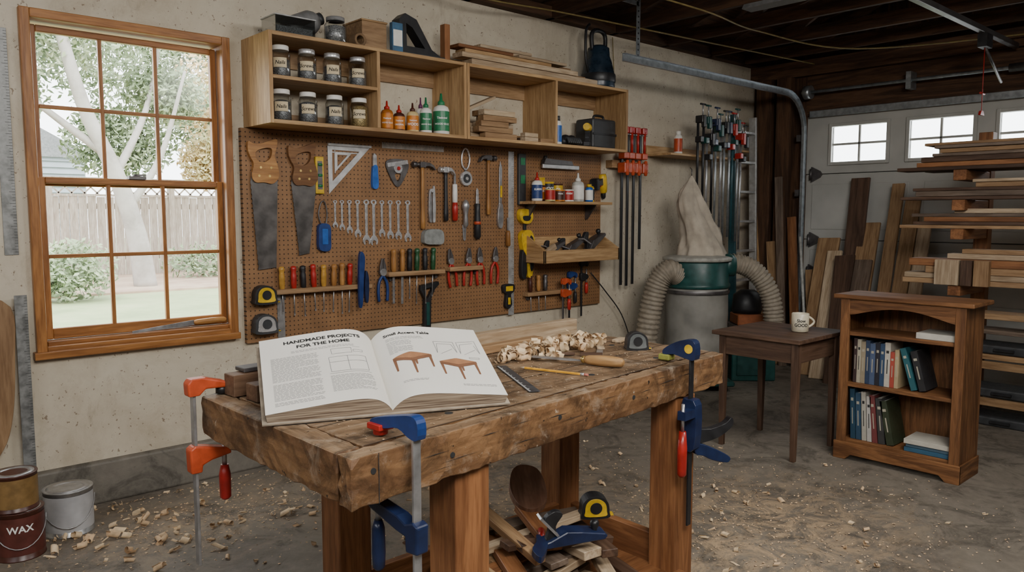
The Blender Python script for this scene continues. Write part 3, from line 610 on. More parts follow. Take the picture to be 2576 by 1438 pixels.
for i,x in enumerate([2.67,2.735,2.79,2.845,2.91,2.97]):
    sdriver(x,1.045,.145,[hnd(),hnd(),BLACK,DGH,BLACK,DGH][i],'%s handled chisel standing in a wooden rack'%(['wooden','wooden','black','dark green','black','dark green'][i]),g,R(.16,.22),flat=i<2)
handle_tool('crimping_tool','blue crimping tool hanging in the rack','tool',2.425,.87,[('handle',lambda b:b.prism(smooth([(-.03,.0),(-.01,0),(.0,.15),(.01,.28),(-.02,.31),(-.03,.2)],4),-.09,-.068,BLUE)),('handle',lambda b:b.prism(smooth([(.03,.02),(.012,.02),(.008,.12),(.018,.2),(.035,.15)],4),-.09,-.068,NAVY))])
def tape(name,label,loc,rot,s=1,c1=YEL,c2=BLACK):
    t=thing(name,label,'tape measure',loc,rot); t.scale=(s,s,s)
    prof=smooth([(-.038,0),(.038,0),(.042,.02),(.036,.05),(.012,.068),(-.018,.068),(-.038,.05),(-.042,.02)],4)
    B().prism(prof,-.02,.02,c2).obj('case',t,bev=.004,seg=2)
    B().prism([(x*.78,z*.78+.008) for x,z in prof],-.0225,.0225,c1).obj('side_plate',t,bev=.002)
    B().cyl((0,-.0245,.034),(0,.0245,.034),.018,c2,n=24).obj('hub',t)
    B().box(.035,.058,-.011,.011,.003,.0055,YEL).box(.057,.0585,-.011,.011,-.0,.008,STEEL).obj('blade_tip',t)
    return t
tape('tape_measure','black and yellow tape measure hanging on the pegboard',(1.83,4.035,.915),(0,0,0),1.45)
tape('tape_measure','chrome tape measure hanging on the pegboard',(1.825,4.03,.755),(0,0,0),1.5,CHROME,DGREY)
handle_tool('framing_square','rusty steel square blade hanging down','square',1.94,.70,[('blade',lambda b:b.box(-.022,.022,-.004,0,-.03,.26,STEEL)),('stock',lambda b:b.box(-.04,.05,-.006,0,.255,.275,DSTEEL))])
handle_tool('marking_gauge','yellow and black marking gauge','gauge',3.635,.74,[('gauge_body',lambda b:b.prism(smooth([(-.045,.17),(.05,.17),(.05,.12),(.02,.1),(.03,.03),(.0,.0),(-.03,.02),(-.02,.1),(-.045,.12)],3),-.03,0,BLACK)),('side_plate',lambda b:b.box(-.03,.035,-.034,-.028,.125,.16,YEL).box(-.01,.012,-.034,-.028,.03,.08,YEL))])
handle_tool('caulking_gun','black angled clamp tool hanging by the bench','tool',2.94,.66,[('frame',lambda b:b.prism([(-.06,.29),(.08,.31),(.085,.29),(.05,.26),(.02,.2),(.015,.0),(-.035,.0),(-.03,.2),(-.062,.26)],-.03,0,BLACK,[[(-.035,.265),(.04,.275),(.0,.21),(-.015,.2)]])),('plate',lambda b:b.box(-.02,.005,-.033,-.028,.03,.18,DGREEN))])
handle_tool('spring_clamp','long yellow and black trigger clamp hanging upright','clamp',3.80,.94,[('bar',lambda b:b.box(-.012,.012,-.02,-.008,.0,.5,BLACK)),('jaw',lambda b:b.prism(smooth([(-.05,.5),(.04,.49),(.06,.44),(.03,.4),(-.03,.4),(-.065,.44)],4),-.04,0,YEL)),('grip',lambda b:b.prism(smooth([(-.05,.33),(.03,.35),(.07,.28),(.06,.15),(.05,.03),(.01,.02),(.0,.15),(-.04,.22)],4),-.045,0,YEL)),('trigger',lambda b:b.prism(smooth([(-.04,.2),(-.015,.2),(.0,.05),(-.03,.0),(-.05,.05)],4),-.04,-.005,BLACK)),('band',lambda b:b.prism(smooth([(.02,.30),(.06,.27),(.055,.08),(.025,.08)],3),-.05,-.04,BLACK)),('band',lambda b:b.prism(smooth([(-.04,.45),(.03,.45),(.02,.42),(-.03,.42)],3),-.045,-.038,BLACK))])
def plane(loc,rot,s,label,body=DSTEEL):
    t=thing('bench_plane',label,'plane',loc,rot); t.scale=(s,s,s)
    B().prism([(-.11,0),(.12,0),(.13,.012),(.12,.022),(.04,.04),(-.02,.05),(-.08,.025),(-.11,.02)],-.028,.028,body).obj('plane_body',t,bev=.003)
    B().prism(smooth([(-.09,.02),(-.05,.02),(-.055,.07),(-.03,.11),(-.06,.125),(-.095,.10),(-.08,.06)],4),-.011,.011,BLACK).obj('handle',t,bev=.004)
    B().lathe([(.012,.02),(.009,.03),(.017,.05),(.014,.062),(.002,.066)],BLACK,14,Matrix.Translation((.09,0,0))).obj('knob',t)
    B().box(-.004,.004,-.02,.02,.0,.12,STEEL,RM('Y',-40,(-.035,0,.02))).obj('iron',t); return t
t=thing('hand_float','flat silver plastering float on a wall hook','float',(4.14,4.04,1.735)); B().box(-.19,.19,-.02,.0,0,.03,ALU).prism([(-.19,.03),(.12,.03),(.10,.06),(-.17,.07)],-.03,.01,DSTEEL).obj('float_body',t,bev=.003); B().cyl((-.16,-.01,.06),(-.16,-.01,.09),.014,BLACK).obj('knob',t); B().box(-.05,.05,0,.029,.0,.02,DSTEEL).obj('hook',t)
drill((4.50,4.02,1.60),(0,math.radians(80),.3),YEL,BLACK,'yellow and black drill hanging from the pegboard',1.0)
t=thing('small_shelf','narrow pine shelf fixed to the pegboard','shelf',(4.115,3.96,1.485)); B().box(-.375,.435,-.08,.108,-.01,.01,pine('x')).obj('shelf_board',t,bev=.002)
for sx in (-.3,.33): B().prism([(-.0,-.01),(.108,-.01),(.108,-.12),(.09,-.12)],sx,sx+.015,DSTEEL,ax='x').obj('bracket',t)
z=1.496; g='finishes on the small shelf'
bottle(3.80,3.93,z,.20,.038,WHITE,RED,'white glue bottle with blue and red label',BLUE,('ELMERS',),grp=g)
def can(x,y,z,r,h,body,lab,label,words=(),grp=None,tcol=None,lid=None,name='finish_can',face=30,handle=False):
    t=thing(name,label,'can',(x,y,z),(0,0,0),grp)
    B().lathe([(r,0),(r,.004),(r*.97,.006),(r*.97,h-.006),(r,h-.004),(r,h),(r*.9,h-.001)],body,28).obj('can_body',t)
    B().lathe([(r*.86,h-.004),(r*.86,h+.001),(r*.6,h+.001),(r*.58,h-.002),(.001,h-.002)],lid or STEEL,24).obj('lid',t)
    if lab: lw=band(B(),r*.98,h*.12,h*.9,lab,2.6,face).obj('label_wrap',t,recalc=False)
    if words:
        b=B()
        for k,wd in enumerate(words): b.text(wd,min(h*.2,r*2.6/len(wd)),tcol or WINK,curved(r*.995,h*(.6-.24*k),face),bold=.02)
        b.obj('lettering',lw,recalc=False)
    if handle:
        M=Matrix.Rotation(math.radians(-face),4,'Z')
        pts=[(r*1.03*math.cos(PI*i/14),-math.sin(PI*i/14)*r*1.08,h*.78-r*1.1*math.sin(PI*i/14)) for i in range(15)]
        B().tube(pts,.0022,STEEL,6,M).obj('handle',t)
    return t
can(3.89,3.99,z,.040,.11,BROWN,LORANGE,'small brown can of wood stain',('STAIN',),g); can(3.90,3.90,z,.038,.085,PM('pale_yellow_can',(.6,.5,.2),.4),RED,'small yellow can with red label',(),g)
can(3.98,4.0,z,.042,.14,YEL,BLACK,'yellow and black can of finish',('WOOD',),g); can(4.0,3.91,z,.045,.08,LORANGE,BROWN,'short orange tin of paste wax',('WAX',),g)
can(4.10,3.92,z,.045,.085,WHITE,RED,'short white and red tin of finish',('FINISH',),g); can(4.09,4.02,z,.045,.13,BROWN,YEL,'brown can with yellow label',('OIL',),g); can(3.89,3.99,z+.113,.035,.055,YEL,None,'small yellow tin stacked on another can',(),g)
bottle(4.23,3.94,z,.21,.045,PM('clear_grey_plastic',(.5,.5,.46),.3),WHITE,'clear plastic spray bottle with white label',WHITE,name='spray_bottle',grp=g); bottle(4.34,3.93,z,.13,.03,LBLUE,YEL,'small blue bottle with yellow cap',WHITE,name='oil_bottle',grp=g,nozzle=False); bottle(4.41,3.98,z,.17,.03,YEL,BLACK,'yellow bottle with black cap',BLACK,name='oil_bottle',grp=g)
t=thing('tool_tray','slanted pine tray mounted on the pegboard','tray',(4.155,3.95,1.06))
B().box(-.365,.435,-.11,-.095,0,.09,pine('x')).obj('front_panel',t,bev=.002)
for sx in (-.365,.42): B().prism([(-.11,0),(.119,0),(.119,.20),(.09,.20),(-.11,.09)],sx,sx+.015,pine('y'),ax='x').obj('side_panel',t,bev=.002)
B().box(-.35,.42,-.095,.119,0,.012,pine('x')).obj('bottom_panel',t); B().box(-.35,.42,.105,.119,.012,.18,pine('x')).obj('back_panel',t)
plane((4.00,3.95,1.14),(0,-.5,.1),.9,'dark bench plane resting in the pine tray'); plane((4.20,3.95,1.15),(0,-.6,-.1),1.05,'black bench plane tilted in the pine tray'); plane((4.42,3.95,1.17),(0,-.5,.2),1.2,'large black bench plane resting in the pine tray')
plank('wood_wedge','pale wooden wedge lying in the pine tray','wedge',(3.88,3.90,1.14),(.16,.03,.04),crm('x'),(0,-.5,0))
rackbar(3.79,4.24,.83,'wooden bar rack low on the pegboard')
for i,x in enumerate([3.84,3.92,3.99]): sdriver(x,.845,.12,[BROWN,hnd(),DSTEEL][i],'short %s handled driver in the low rack'%['brown','wooden','grey'][i],'drivers in the low rack',.14)
def fclamp(x,y,z,L,barm,jawm,grip,label,rot=0,jl=.09,grp=None):
    t=thing('bar_clamp',label,'clamp',(x,y,z),(0,0,rot),grp)
    B().box(-.008,.008,-.004,.004,0,L,barm).obj('bar',t,bev=.001)
    B().prism(smooth([(-.014,L-.03),(.014,L-.035),(.05,L-.02),(jl,L-.04),(jl+.012,L-.02),(jl,L+.0),(.02,L+.012),(-.014,L+.008)],3),-.011,.011,jawm).obj('jaw',t,bev=.002)
    z2=L*.72
    B().prism(smooth([(-.014,z2-.02),(.014,z2-.03),(jl,z2-.015),(jl+.012,z2+.0),(jl,z2+.018),(.014,z2+.03),(-.014,z2+.028)],3),-.012,.012,jawm).obj('sliding_jaw',t,bev=.002)
    B().cyl((jl-.004,0,z2-.05),(jl-.004,0,z2+.06),.0055,STEEL,n=10).obj('screw',t)
    B().lathe([(.008,0),(.014,.008),(.015,.06),(.011,.085)],grip,12,Matrix.Translation((jl-.004,0,z2-.13))).obj('handle',t); return t
g='small clamps in the low rack'
fclamp(4.13,3.99,.56,.36,DSTEEL,ORANGE,RED,'orange headed bar clamp hanging from the low rack',.0,.07,g); fclamp(4.26,4.05,.60,.36,BLACK,BLUE,BLACK,'blue headed bar clamp hanging from the low rack',0,.07,g); fclamp(4.40,4.055,.62,.42,BLACK,BLACK,RED,'black trigger clamp hanging from the low rack',0,.06,g)
t=thing('cable','thin black cable drooping from the pegboard','cable',(4.5,4.05,.95)); B().tube(smooth([(0,0,0),(.15,-.02,-.15),(.35,-.02,-.35),(.48,-.02,-.6),(.55,-.03,-.85)],6,False),.005,BLACK,6).obj('cord',t)
g='orange bar clamps on the wall'
for i,(x,L) in enumerate([(4.80,.92),(4.87,.93),(4.945,.92),(5.03,.64)]):
    t=thing('parallel_clamp','orange headed bar clamp with long black bar','clamp',(x,4.0,1.73-L+.03),(0,0,0),g); H=L
    B().box(-.012,.012,-.006,.006,0,H+.33,BLACK).obj('bar',t,bev=.001)
    B().box(-.032,.032,-.06,.02,H-.03,H+.05,ORANGE).cyl((0,-.055,H-.05),(0,-.055,H+.07),.014,ORANGE,n=12).obj('sliding_jaw',t,bev=.006)
    B().box(-.03,.03,-.055,.015,H+.08,H+.13,ORANGE).obj('jaw',t,bev=.006)
    B().cyl((0,-.04,H+.12),(0,-.04,H+.30),.011,RED,n=12).cyl((-.03,-.04,H+.27),(.03,-.04,H+.27),.005,STEEL,n=8).obj('screw',t)
    B().box(-.028,.028,-.05,.012,H+.28,H+.33,RED).obj('fixed_jaw',t,bev=.005)
t=thing('clamp_hanger','wooden cleat holding the orange clamps','rack',(4.92,4.06,1.80)); B().box(-.2,.2,-.03,.04,-.03,.03,pinew('x')).obj('cleat',t,bev=.002)
t=thing('clamp_shelf','pine shelf with clamps hanging from it','shelf',(5.74,3.98,1.885)); B().box(-.52,.50,-.14,.119,0,.018,pine('x')).obj('shelf_board',t,bev=.002); B().box(-.52,.50,.10,.119,.018,.09,pine('x')).obj('back_cleat',t,bev=.002)
t=thing('clamp_shelf','short pine shelf near the ladder','shelf',(6.42,4.0,1.98)); B().box(-.16,.2,-.04,.099,0,.018,pine('x')).obj('shelf_board',t,bev=.002)
bottle(5.44,3.93,1.905,.19,.035,WHITE,WHITE,'white and orange spray can on the clamp shelf',ORANGE,name='spray_can',nozzle=False)
TEAL=PM('dark_teal_paint',(.02,.08,.10),.4)
g='long clamps hanging from the shelf'
for i in range(11):
    x=5.56+i*.066; L=[.72,.75,.85,.8,.95,.9,1.02,.98,1.05,.95,1.0][i]; m=[BLACK,BLACK,STEEL,BLACK,GALV,STEEL,GALV,GALV,TEAL,GALV,STEEL][i]; hm=[BLACK,DGREEN,BLACK,NAVY,DGREEN,BLACK,NAVY,RED,DGREEN,RED,BLACK][i]; top=2.12+R(-.04,.12)
    t=thing('pipe_clamp','long %s bar clamp hanging from the pine shelf'%('black' if m is BLACK else 'steel'),'clamp',(x,3.82-(.01*(i%2)),top-L),(0,0,0),g)
    B().cyl((0,0,0),(0,0,L),.011,m,n=10).obj('bar',t); B().box(-.02,.02,-.06,.016,L-.06,L+.0,hm).box(-.016,.016,-.075,-.04,L-.10,L,hm).obj('jaw',t,bev=.005)
    B().box(-.02,.02,-.05,.016,L-.22,L-.17,hm).obj('sliding_jaw',t,bev=.005); B().cyl((0,-.045,L),(0,-.045,L+.09),.006,STEEL,n=8).cyl((-.035,-.045,L+.09),(.035,-.045,L+.09),.008,hm,n=10).obj('screw',t)
t=thing('step_ladder','grey aluminium ladder leaning on the wall','ladder',(6.42,3.86,0),(-.03,0,0))
for sx in (-.19,.165): B().box(sx,sx+.025,-.035,.035,0,2.3,TEAL if sx<0 else ALU).obj('rail',t,bev=.002)
for i in range(8): B().box(-.165,.165,-.03,.03,.25+i*.27,.27+i*.27,ALU).obj('rung',t)

# ------------------------------------------------------------------ dust collector
t=thing('dust_collector','dust collector with cloth bag, green housing and hoses','dust collector',(5.30,3.62,0),(0,0,math.radians(-42.2)))
B().lathe([(.19,.14),(.24,.2),(.252,.35),(.245,.5),(.25,.65),(.246,.78),(.25,.84)],DRUM,32).obj('collection_bag',t)
B().lathe([(.255,.82),(.262,.83),(.262,.85),(.25,.86),(.25,1.02),(.24,1.04)],DGREEN,32).obj('housing',t)
B().lathe([(.24,1.03),(.275,1.035),(.278,1.06),(.25,1.07),(.18,1.08)],PM('grey_rim',(.35,.34,.30),.5),32).obj('rim',t)
B().lathe([(.256,.775),(.258,.78),(.258,.80),(.256,.805)],DSTEEL,32,cap=False).obj('clamp_band',t)
vs=[];fs=[]; NR=30; NS=40
prof=[(0,.20),(.12,.17),(.3,.145),(.5,.12),(.66,.11),(.8,.08),(.9,.045),(1,.006)]
def pf(f):
    for (a,ra),(b_,rb_) in zip(prof,prof[1:]):
        if f<=b_: return ra+(rb_-ra)*(f-a)/(b_-a)
    return .006
for j in range(NR+1):
    f=j/NR; z=1.07+.64*f; r=pf(f)
    cx=.03-.10*min(1,f*1.3)+.015*math.sin(f*7)
    for i in range(NS):
        a=2*PI*i/NS; fold=1+.20*math.sin(3*a+f*2.5)*min(1,f*3)+.08*math.sin(8*a+f*7)+.05*math.sin(13*a-f*15)
        vs.append((cx+r*math.cos(a)*fold,r*.8*math.sin(a)*fold,z))
for j in range(NR):
    for i in range(NS): fs.append((j*NS+i,j*NS+(i+1)%NS,(j+1)*NS+(i+1)%NS,(j+1)*NS+i))
B().add(vs,fs,CLOTH,True).obj('filter_bag',t)
B().tube([(-.06,0,1.70),(-.06,0,1.76),(-.05,.1,1.78)],.004,DSTEEL,6).obj('hook',t)
def hose(pts,r,parent,name='hose'):
    P_=smooth(pts,26,False); n=len(P_); rs=[r*(1+.08*(1 if (i//2)%2 else -1)) for i in range(n)]
    B().tube(P_,rs,HOSE,16).obj(name,parent)
hose([(-.18,-.12,.93),(-.26,-.16,.96),(-.34,-.16,.88),(-.39,-.14,.68),(-.42,-.12,.42),(-.43,-.1,.12)],.085,t)
hose([(.2,-.05,1.0),(.32,-.05,1.01),(.46,-.05,.94),(.57,-.05,.78),(.61,-.05,.58),(.6,-.05,.40)],.075,t)
B().box(-.26,.26,-.24,.24,.05,.09,DGREEN).lathe([(.2,.09),(.2,.16)],DGREEN,24).obj('base',t,bev=.01)
for sx in (-.2,.2):
    for sy in (-.18,.18): B().cyl((sx-.012,sy,.027),(sx+.012,sy,.027),.027,BLACK,n=18).obj('caster',t)
for a in (75,110): 
    a=math.radians(a); B().box(-.015,.015,-.015,.015,.09,.84,DGREEN,Matrix.Translation((.268*math.cos(a),.268*math.sin(a),0))).obj('stand_leg',t)
B().lathe([(.085,-.02),(.09,0),(.09,.06)],DGREEN,20,RM('Y',90,(.22,-.05,1.0))).obj('inlet_collar',t)
t=thing('machine_cabinet','green machine cabinet with orange drawer','cabinet',(5.95,3.55,0),(0,0,math.radians(-42.2)))
B().box(-.17,.2,-.18,.18,0,.42,DGREEN).box(-.14,.17,-.16,.16,.42,.47,DSTEEL).obj('cabinet_body',t,bev=.008); B().box(-.13,.12,-.19,-.178,.05,.36,PM('dark_teal_door',(.01,.05,.045),.4)).obj('door',t,bev=.003)
B().box(-.12,.12,-.15,.1,.47,.56,PM('dull_orange',(.3,.09,.03),.5)).obj('drawer_box',t,bev=.008); B().lathe([(.12,.56),(.13,.6),(.12,.72),(.06,.76)],BLACK,18,None,1,.8).obj('motor_cover',t)

# ------------------------------------------------------------------ garage door, track, opener
DW=PM('off_white_door_paint',(.46,.455,.42),.5,0,.15,2.5)
b=B(); holes=[]; hx=[(2.84,3.32),(2.17,2.65),(1.50,1.98),(.83,1.31)]
for a,c in hx: holes.append([(a,1.875),(c,1.875),(c,2.19),(a,2.19)])
b.prism([(3.6,1.775),(-1.2,1.775),(-1.2,2.30),(3.6,2.30)],6.93,6.97,DW,holes,ax='x')
for z0,z1 in ((0.0,.575),(.58,1.17),(1.175,1.77)):
    b.box(6.935,6.97,-1.2,3.6,z0,z1,DW)
    for k in range(5):
        y1=3.50-k*.98; b.box(6.928,6.94,max(-1.2,y1-.86),y1,z0+.09,z1-.09,DW)
b.box(6.965,6.985,-1.2,3.6,0,1.80,DGREY)
D=struct(b.obj('door_1',bev=.006,seg=2))
for a,c in hx:
    s=B()
    s.box(6.91,6.95,a-.03,a,1.845,2.22,DW).box(6.91,6.95,c,c+.03,1.845,2.22,DW).box(6.91,6.95,a,c,1.845,1.875,DW).box(6.91,6.95,a,c,2.19,2.22,DW)
    s.box(6.935,6.955,(a+c)/2-.01,(a+c)/2+.01,1.875,2.19,DW).box(6.935,6.955,a,c,2.022,2.042,DW); s.obj('window_frame',D,bev=.003)
    B().box(6.948,6.951,a,c,1.875,2.19,GLASS).obj('glass_pane',D)
for z in (1.77,1.17,.87,.58):
    B().prism([(3.5,z-.07),(3.42,z-.03),(3.40,z),(3.42,z+.03),(3.5,z+.07)],6.905,6.93,DSTEEL,ax='x').cyl((6.9,3.5,z-.05),(6.9,3.5,z+.05),.012,DSTEEL).obj('hinge',D)
def cpath(y): 
    pts=[(6.83,y,.02),(6.83,y,2.14)]
    for i in range(1,9):
        a=i/8*PI/2; pts.append((6.83-.34*(1-math.cos(a)),y,2.14+.34*math.sin(a)))
    pts.append((4.25,y,2.485)); return pts
def track(y,label):
    t=thing('door_track',label,'track',(0,0,0)); P_=cpath(y); n=len(P_)
    prof=[(-.012,-.028),(.012,-.028),(.012,-.024),(-.008,-.024),(-.008,.024),(.012,.024),(.012,.028),(-.012,.028)]
    vs=[];fs=[]
    for j,p in enumerate(P_):
        p=Vector(p); d=(Vector(P_[min(j+1,n-1)])-Vector(P_[max(j-1,0)])).normalized(); nn=Vector((d.z,0,-d.x))
        for (q,r_) in prof: vs.append(p+Vector((0,-q,0))+nn*r_)
    k=len(prof)
    for j in range(n-1):
        for i in range(k): fs.append((j*k+i,j*k+(i+1)%k,(j+1)*k+(i+1)%k,(j+1)*k+i))
    fs.append(tuple(range(k))); fs.append(tuple(range((n-1)*k,n*k)))
    B().add(vs,fs,GALV).obj('rail',t)
    return t
T1=track(3.54,'galvanized curved garage door track')
b=B(); x=4.42
b.box(x-.02,x+.02,3.55,3.554,2.47,3.05,GALV).box(x-.35,x+.0,3.55,3.554,2.86,2.89,GALV)
for k in range(14): b.cyl((x,3.549,2.52+k*.038),(x,3.5515,2.52+k*.038),.007,BLACK,n=8)
b.obj('hanger_strap',T1)
for z in (.4,1.0,1.6,2.1): B().box(6.80,6.9,3.56,3.6,z-.03,z+.03,DSTEEL).obj('mounting_bracket',T1)
t=thing('torsion_tube','steel torsion tube running above the garage door','door spring',(6.78,3.5,2.50)); B().cyl((0,.05,0),(0,-4.2,0),.014,GALV,n=12).obj('tube_shaft',t); B().cyl((0,-1.6,0),(0,-2.6,0),.032,DSTEEL,n=16).obj('spring',t); B().cyl((0,.02,0),(0,-.04,0),.06,GALV,n=20).obj('cable_drum',t); B().box(-.02,.1,-.9,-.86,-.07,.07,GALV).obj('mounting_bracket',t)
tag(B().box(6.872,6.898,-1.2,3.52,2.285,2.345,GALV).obj('door_header_seal',bev=.004),'galvanized strip along the top of the garage door','trim')
t=thing('opener_rail','dark steel garage door opener rail','opener',(4.0,1.87,2.66)); B().box(-1.5,2.80,-.02,.02,-.02,.02,DSTEEL).obj('rail',t,bev=.003)
B().box(2.05,2.17,-.03,.03,-.11,-.02,BLACK).cyl((2.11,0,-.1),(2.5,0,-.3),.01,DSTEEL,n=8).obj('trolley',t); B().cyl((2.11,0,-.1),(2.11,0,-.55),.003,RED,n=6).cyl((2.07,0,-.42),(2.15,0,-.42),.008,RED,n=8).prism([(2.07,-.57),(2.15,-.57),(2.13,-.54),(2.09,-.54)],-.008,.008,RED).obj('release_cord',t)
YW=PM('yellow_cable',(.22,.16,.05),.6)
def cable(pts,label,r=.006,mat=None):
    o=thing('electric_cable',label,'cable',pts[0]); p0=Vector(pts[0]); B().tube([Vector(p)-p0 for p in smooth(pts,8,False)],r,mat or YW,6).obj('cord',o)
cable([(2.6,3.9,2.79),(3.2,3.8,2.74),(3.9,3.85,2.79),(4.6,3.6,2.73),(5.5,3.7,2.79),(6.7,3.4,2.73)],'yellow cable stapled loosely under the rafters')
cable([(3.4,3.2,2.795),(4.4,3.0,2.72),(5.4,3.2,2.78),(6.2,2.8,2.70),(6.75,1.6,2.72),(6.75,.5,2.7)],'yellow cable draped below the rafters')
cable([(4.75,4.07,2.78),(4.78,4.07,2.4),(4.80,4.07,2.1),(4.74,4.06,1.98),(4.68,4.07,2.08),(4.66,4.07,2.3)],'thin cord looped down the plaster wall',.004)
t=thing('light_fixture','long white fluorescent shop light under the rafters','lamp',(4.75,2.3,2.76),(0,0,0)); B().prism([(-.06,0),(.06,0),(.035,.035),(-.035,.035)],-.6,.6,GREY).obj('fixture_housing',t)

# ------------------------------------------------------------------ leaning boards
def lean(name,label,p0,p1,w,th,mat,grp):
    p0=Vector(p0);p1=Vector(p1); d=p1-p0; L=d.length; d.normalize(); yv=Vector((0,1,0)); n=d.cross(yv).normalized(); yv=n.cross(d)
    M=Matrix((( n.x,yv.x,d.x,p0.x),(n.y,yv.y,d.y,p0.y),(n.z,yv.z,d.z,p0.z),(0,0,0,1)))
    o=B().box(-th/2,th/2,-w/2,w/2,0,L,mat('z')).obj(name,bev=.002); o.matrix_world=M; return tag(o,label,'board',grp)
g='boards leaning on the garage door'
for (yb,yt,zt,w,m,xb,xt,lb) in [(3.22,3.27,1.19,.20,pinew,6.42,6.84,'pale wide'),(3.10,3.17,1.08,.13,crm,6.33,6.75,'pale'),(2.98,3.02,1.72,.16,wal,6.52,6.87,'dark walnut'),(2.90,3.02,1.05,.17,wal,6.22,6.62,'dark walnut'),(2.86,2.90,1.33,.17,pinew,6.36,6.82,'light pine'),
    (2.64,2.69,1.66,.10,pinew,6.32,6.85,'long pine'),(2.78,2.84,1.02,.14,gryw,6.14,6.58,'weathered'),(2.50,2.56,1.52,.12,pinew,6.26,6.83,'pine'),(2.36,2.44,1.40,.10,crm,6.2,6.80,'pale')]:
    lean('lumber_board','%s board leaning against the white garage door'%lb,(xb,yb,0),(xt,yt,zt),w,.025,m,g)
g='boards leaning in the corner'
for (x0,y0,x1,y1,zt,m,w) in [(6.66,3.46,6.76,3.60,1.38,fir,.08),(6.70,3.68,6.76,3.80,1.15,pinew,.09),(6.64,3.58,6.72,3.72,1.75,gryw,.07),(6.66,3.8,6.70,4.0,1.95,pine,.05),(6.72,3.34,6.78,3.42,.9,pinew,.07)]:
    lean('lumber_board','narrow board leaning upright in the garage corner',(x0,y0,0),(x1,y1,zt),w,.025,m,g)
t=thing('plastic_pipe','white plastic pipe leaning in the corner','pipe',(6.56,3.30,0)); B().cyl((0,0,0),(.18,.2,1.2),.012,PM('dull_white_pvc',(.5,.5,.47),.5),n=12).obj('tube',t)

# ------------------------------------------------------------------ lumber rack
t=thing('lumber_rack','tall wooden lumber rack with projecting arms','rack',(6.0,1.86,0))
for y in (0,-.95): B().box(.2,.29,y-.045,y+.045,0,1.98,fir('z')).obj('post',t,bev=.003)
for z in (1.70,1.50,1.305,.925,.385,.14):
    for y in (0,-.95): B().box(-.28,.2,y-.04,y+.04,z-.07,z-.0,fir('x')).obj('arm',t,bev=.003)
for z in (.385,.14): B().box(-.28,-.25,-1.2,.12,z-.0,z+.05,pinew('y')).obj('front_rail',t,bev=.002)
g='boards stored on the lumber rack'
def rb(y1,z,h,m,x=5.86,w=.16,L=1.3,lb='board'): 
    plank('lumber_board','%s lying on the wooden lumber rack'%lb,'board',(x,y1-L/2,z+h/2),(w,L,h),m('y'),(0,0,R(-.010,.010)),g)
top=[(2.27,1.702,.024,wal),(2.15,1.728,.03,fir),(2.12,1.760,.035,wal),(2.05,1.797,.02,gryw),(2.00,1.819,.028,pinew),(2.03,1.849,.02,gryw),(2.10,1.871,.018,pinew)]
for y1,z,h,m in top: rb(y1,z,h,m,5.83+R(-.01,.02),.18,1.5,'dark long board' if m in (wal,gryw) else 'light board')
for y1,z,h,m in top[:5]: rb(y1-.1,z,h,m,6.05,.17,1.4)
for y1,z,h,m in [(2.24,1.502,.022,wal),(2.14,1.526,.035,gryw),(2.16,1.563,.02,wal)]: rb(y1,z,h,m,5.84,.2,1.5,'dark board')
rb(1.78,1.585,.03,pinew); rb(1.80,1.618,.02,crm)
for y1,z,h,m in [(2.24,1.307,.022,pinew),(2.15,1.331,.022,wal),(2.08,1.355,.03,fir),(2.16,1.387,.022,gryw)]: rb(y1,z,h,m,5.84,.2,1.5,'stacked board')
rb(1.9,1.411,.03,crm)
for y1,z,h,m in [(2.21,.927,.035,pinew),(2.2,.964,.035,crm),(2.06,1.001,.045,pinew),(2.17,1.048,.05,fir)]: rb(y1,z,h,m,5.86,.2,1.5,'thick pale board')
for y0,m,w in ((1.98,crm,.15),(1.82,wal,.07),(1.74,pinew,.09)): plank('wood_block','short wood block on the lumber rack','block',(5.72,y0-w/2,.927+.085),(.05,w,.17),m('z'),(0,0,0),'blocks on the lumber rack')
rb(1.95,1.10,.035,crm,5.9,.12,1.2); rb(1.86,1.137,.03,pinew,5.9,.12,1.2)
rb(1.72,.445,.035,pinew,5.84,.18,1.2); rb(1.80,.70,.04,pinew,5.95,.2,1.2); rb(1.78,.60,.03,gryw,5.95,.2,1.2)
for z in (.60,.70):
    for y in (0,-.95): B().box(-.1,.2,y-.04,y+.04,z-.05,z,fir('x')).obj('arm',t)
for i,(y,z) in enumerate([(1.55,.192),(1.55,.482),(1.55,0.0)]):
    c=thing('storage_case','flat black plastic case under the lumber rack','case',(5.86,y,z+.001)); B().box(-.11,.14,-.22,.22,0,.06,DGREY).obj('case_body',c,bev=.012,seg=2); B().box(-.125,-.11,-.06,.06,.02,.04,BLACK).obj('handle',c,bev=.003)

# ------------------------------------------------------------------ side table
t=thing('side_table','walnut side table with tapered legs','table',(4.28,2.34,0))
B().box(-.25,.34,-.265,.30,.68,.705,wal('y')).obj('tabletop',t,bev=.004,seg=2)
for x,y in ((-.205,-.225),(-.205,.24),(.25,-.225),(.25,.245)):
    b=B(); a=.022; c_=.014
    vs=[(x-c_,y-c_,0),(x+c_,y-c_,0),(x+c_,y+c_,0),(x-c_,y+c_,0),(x-a,y-a,.68),(x+a,y-a,.68),(x+a,y+a,.68),(x-a,y+a,.68)]
    b.add(vs,[(0,3,2,1),(4,5,6,7),(0,1,5,4),(1,2,6,5),(2,3,7,6),(3,0,4,7)],wal('z')).obj('leg',t,bev=.002)
for a in ((-.218,-.20,-.205,.22),(.24,.258,-.205,.225)): B().box(*a,.565,.68,wal('y')).obj('apron',t,bev=.001)
for a in ((-.185,.23,-.238,-.22),(-.185,.23,.235,.253)): B().box(*a,.565,.68,wal('x')).obj('apron',t,bev=.001)
t=thing('coffee_mug','cream ceramic mug with black lettering','mug',(4.36,2.245,.706))
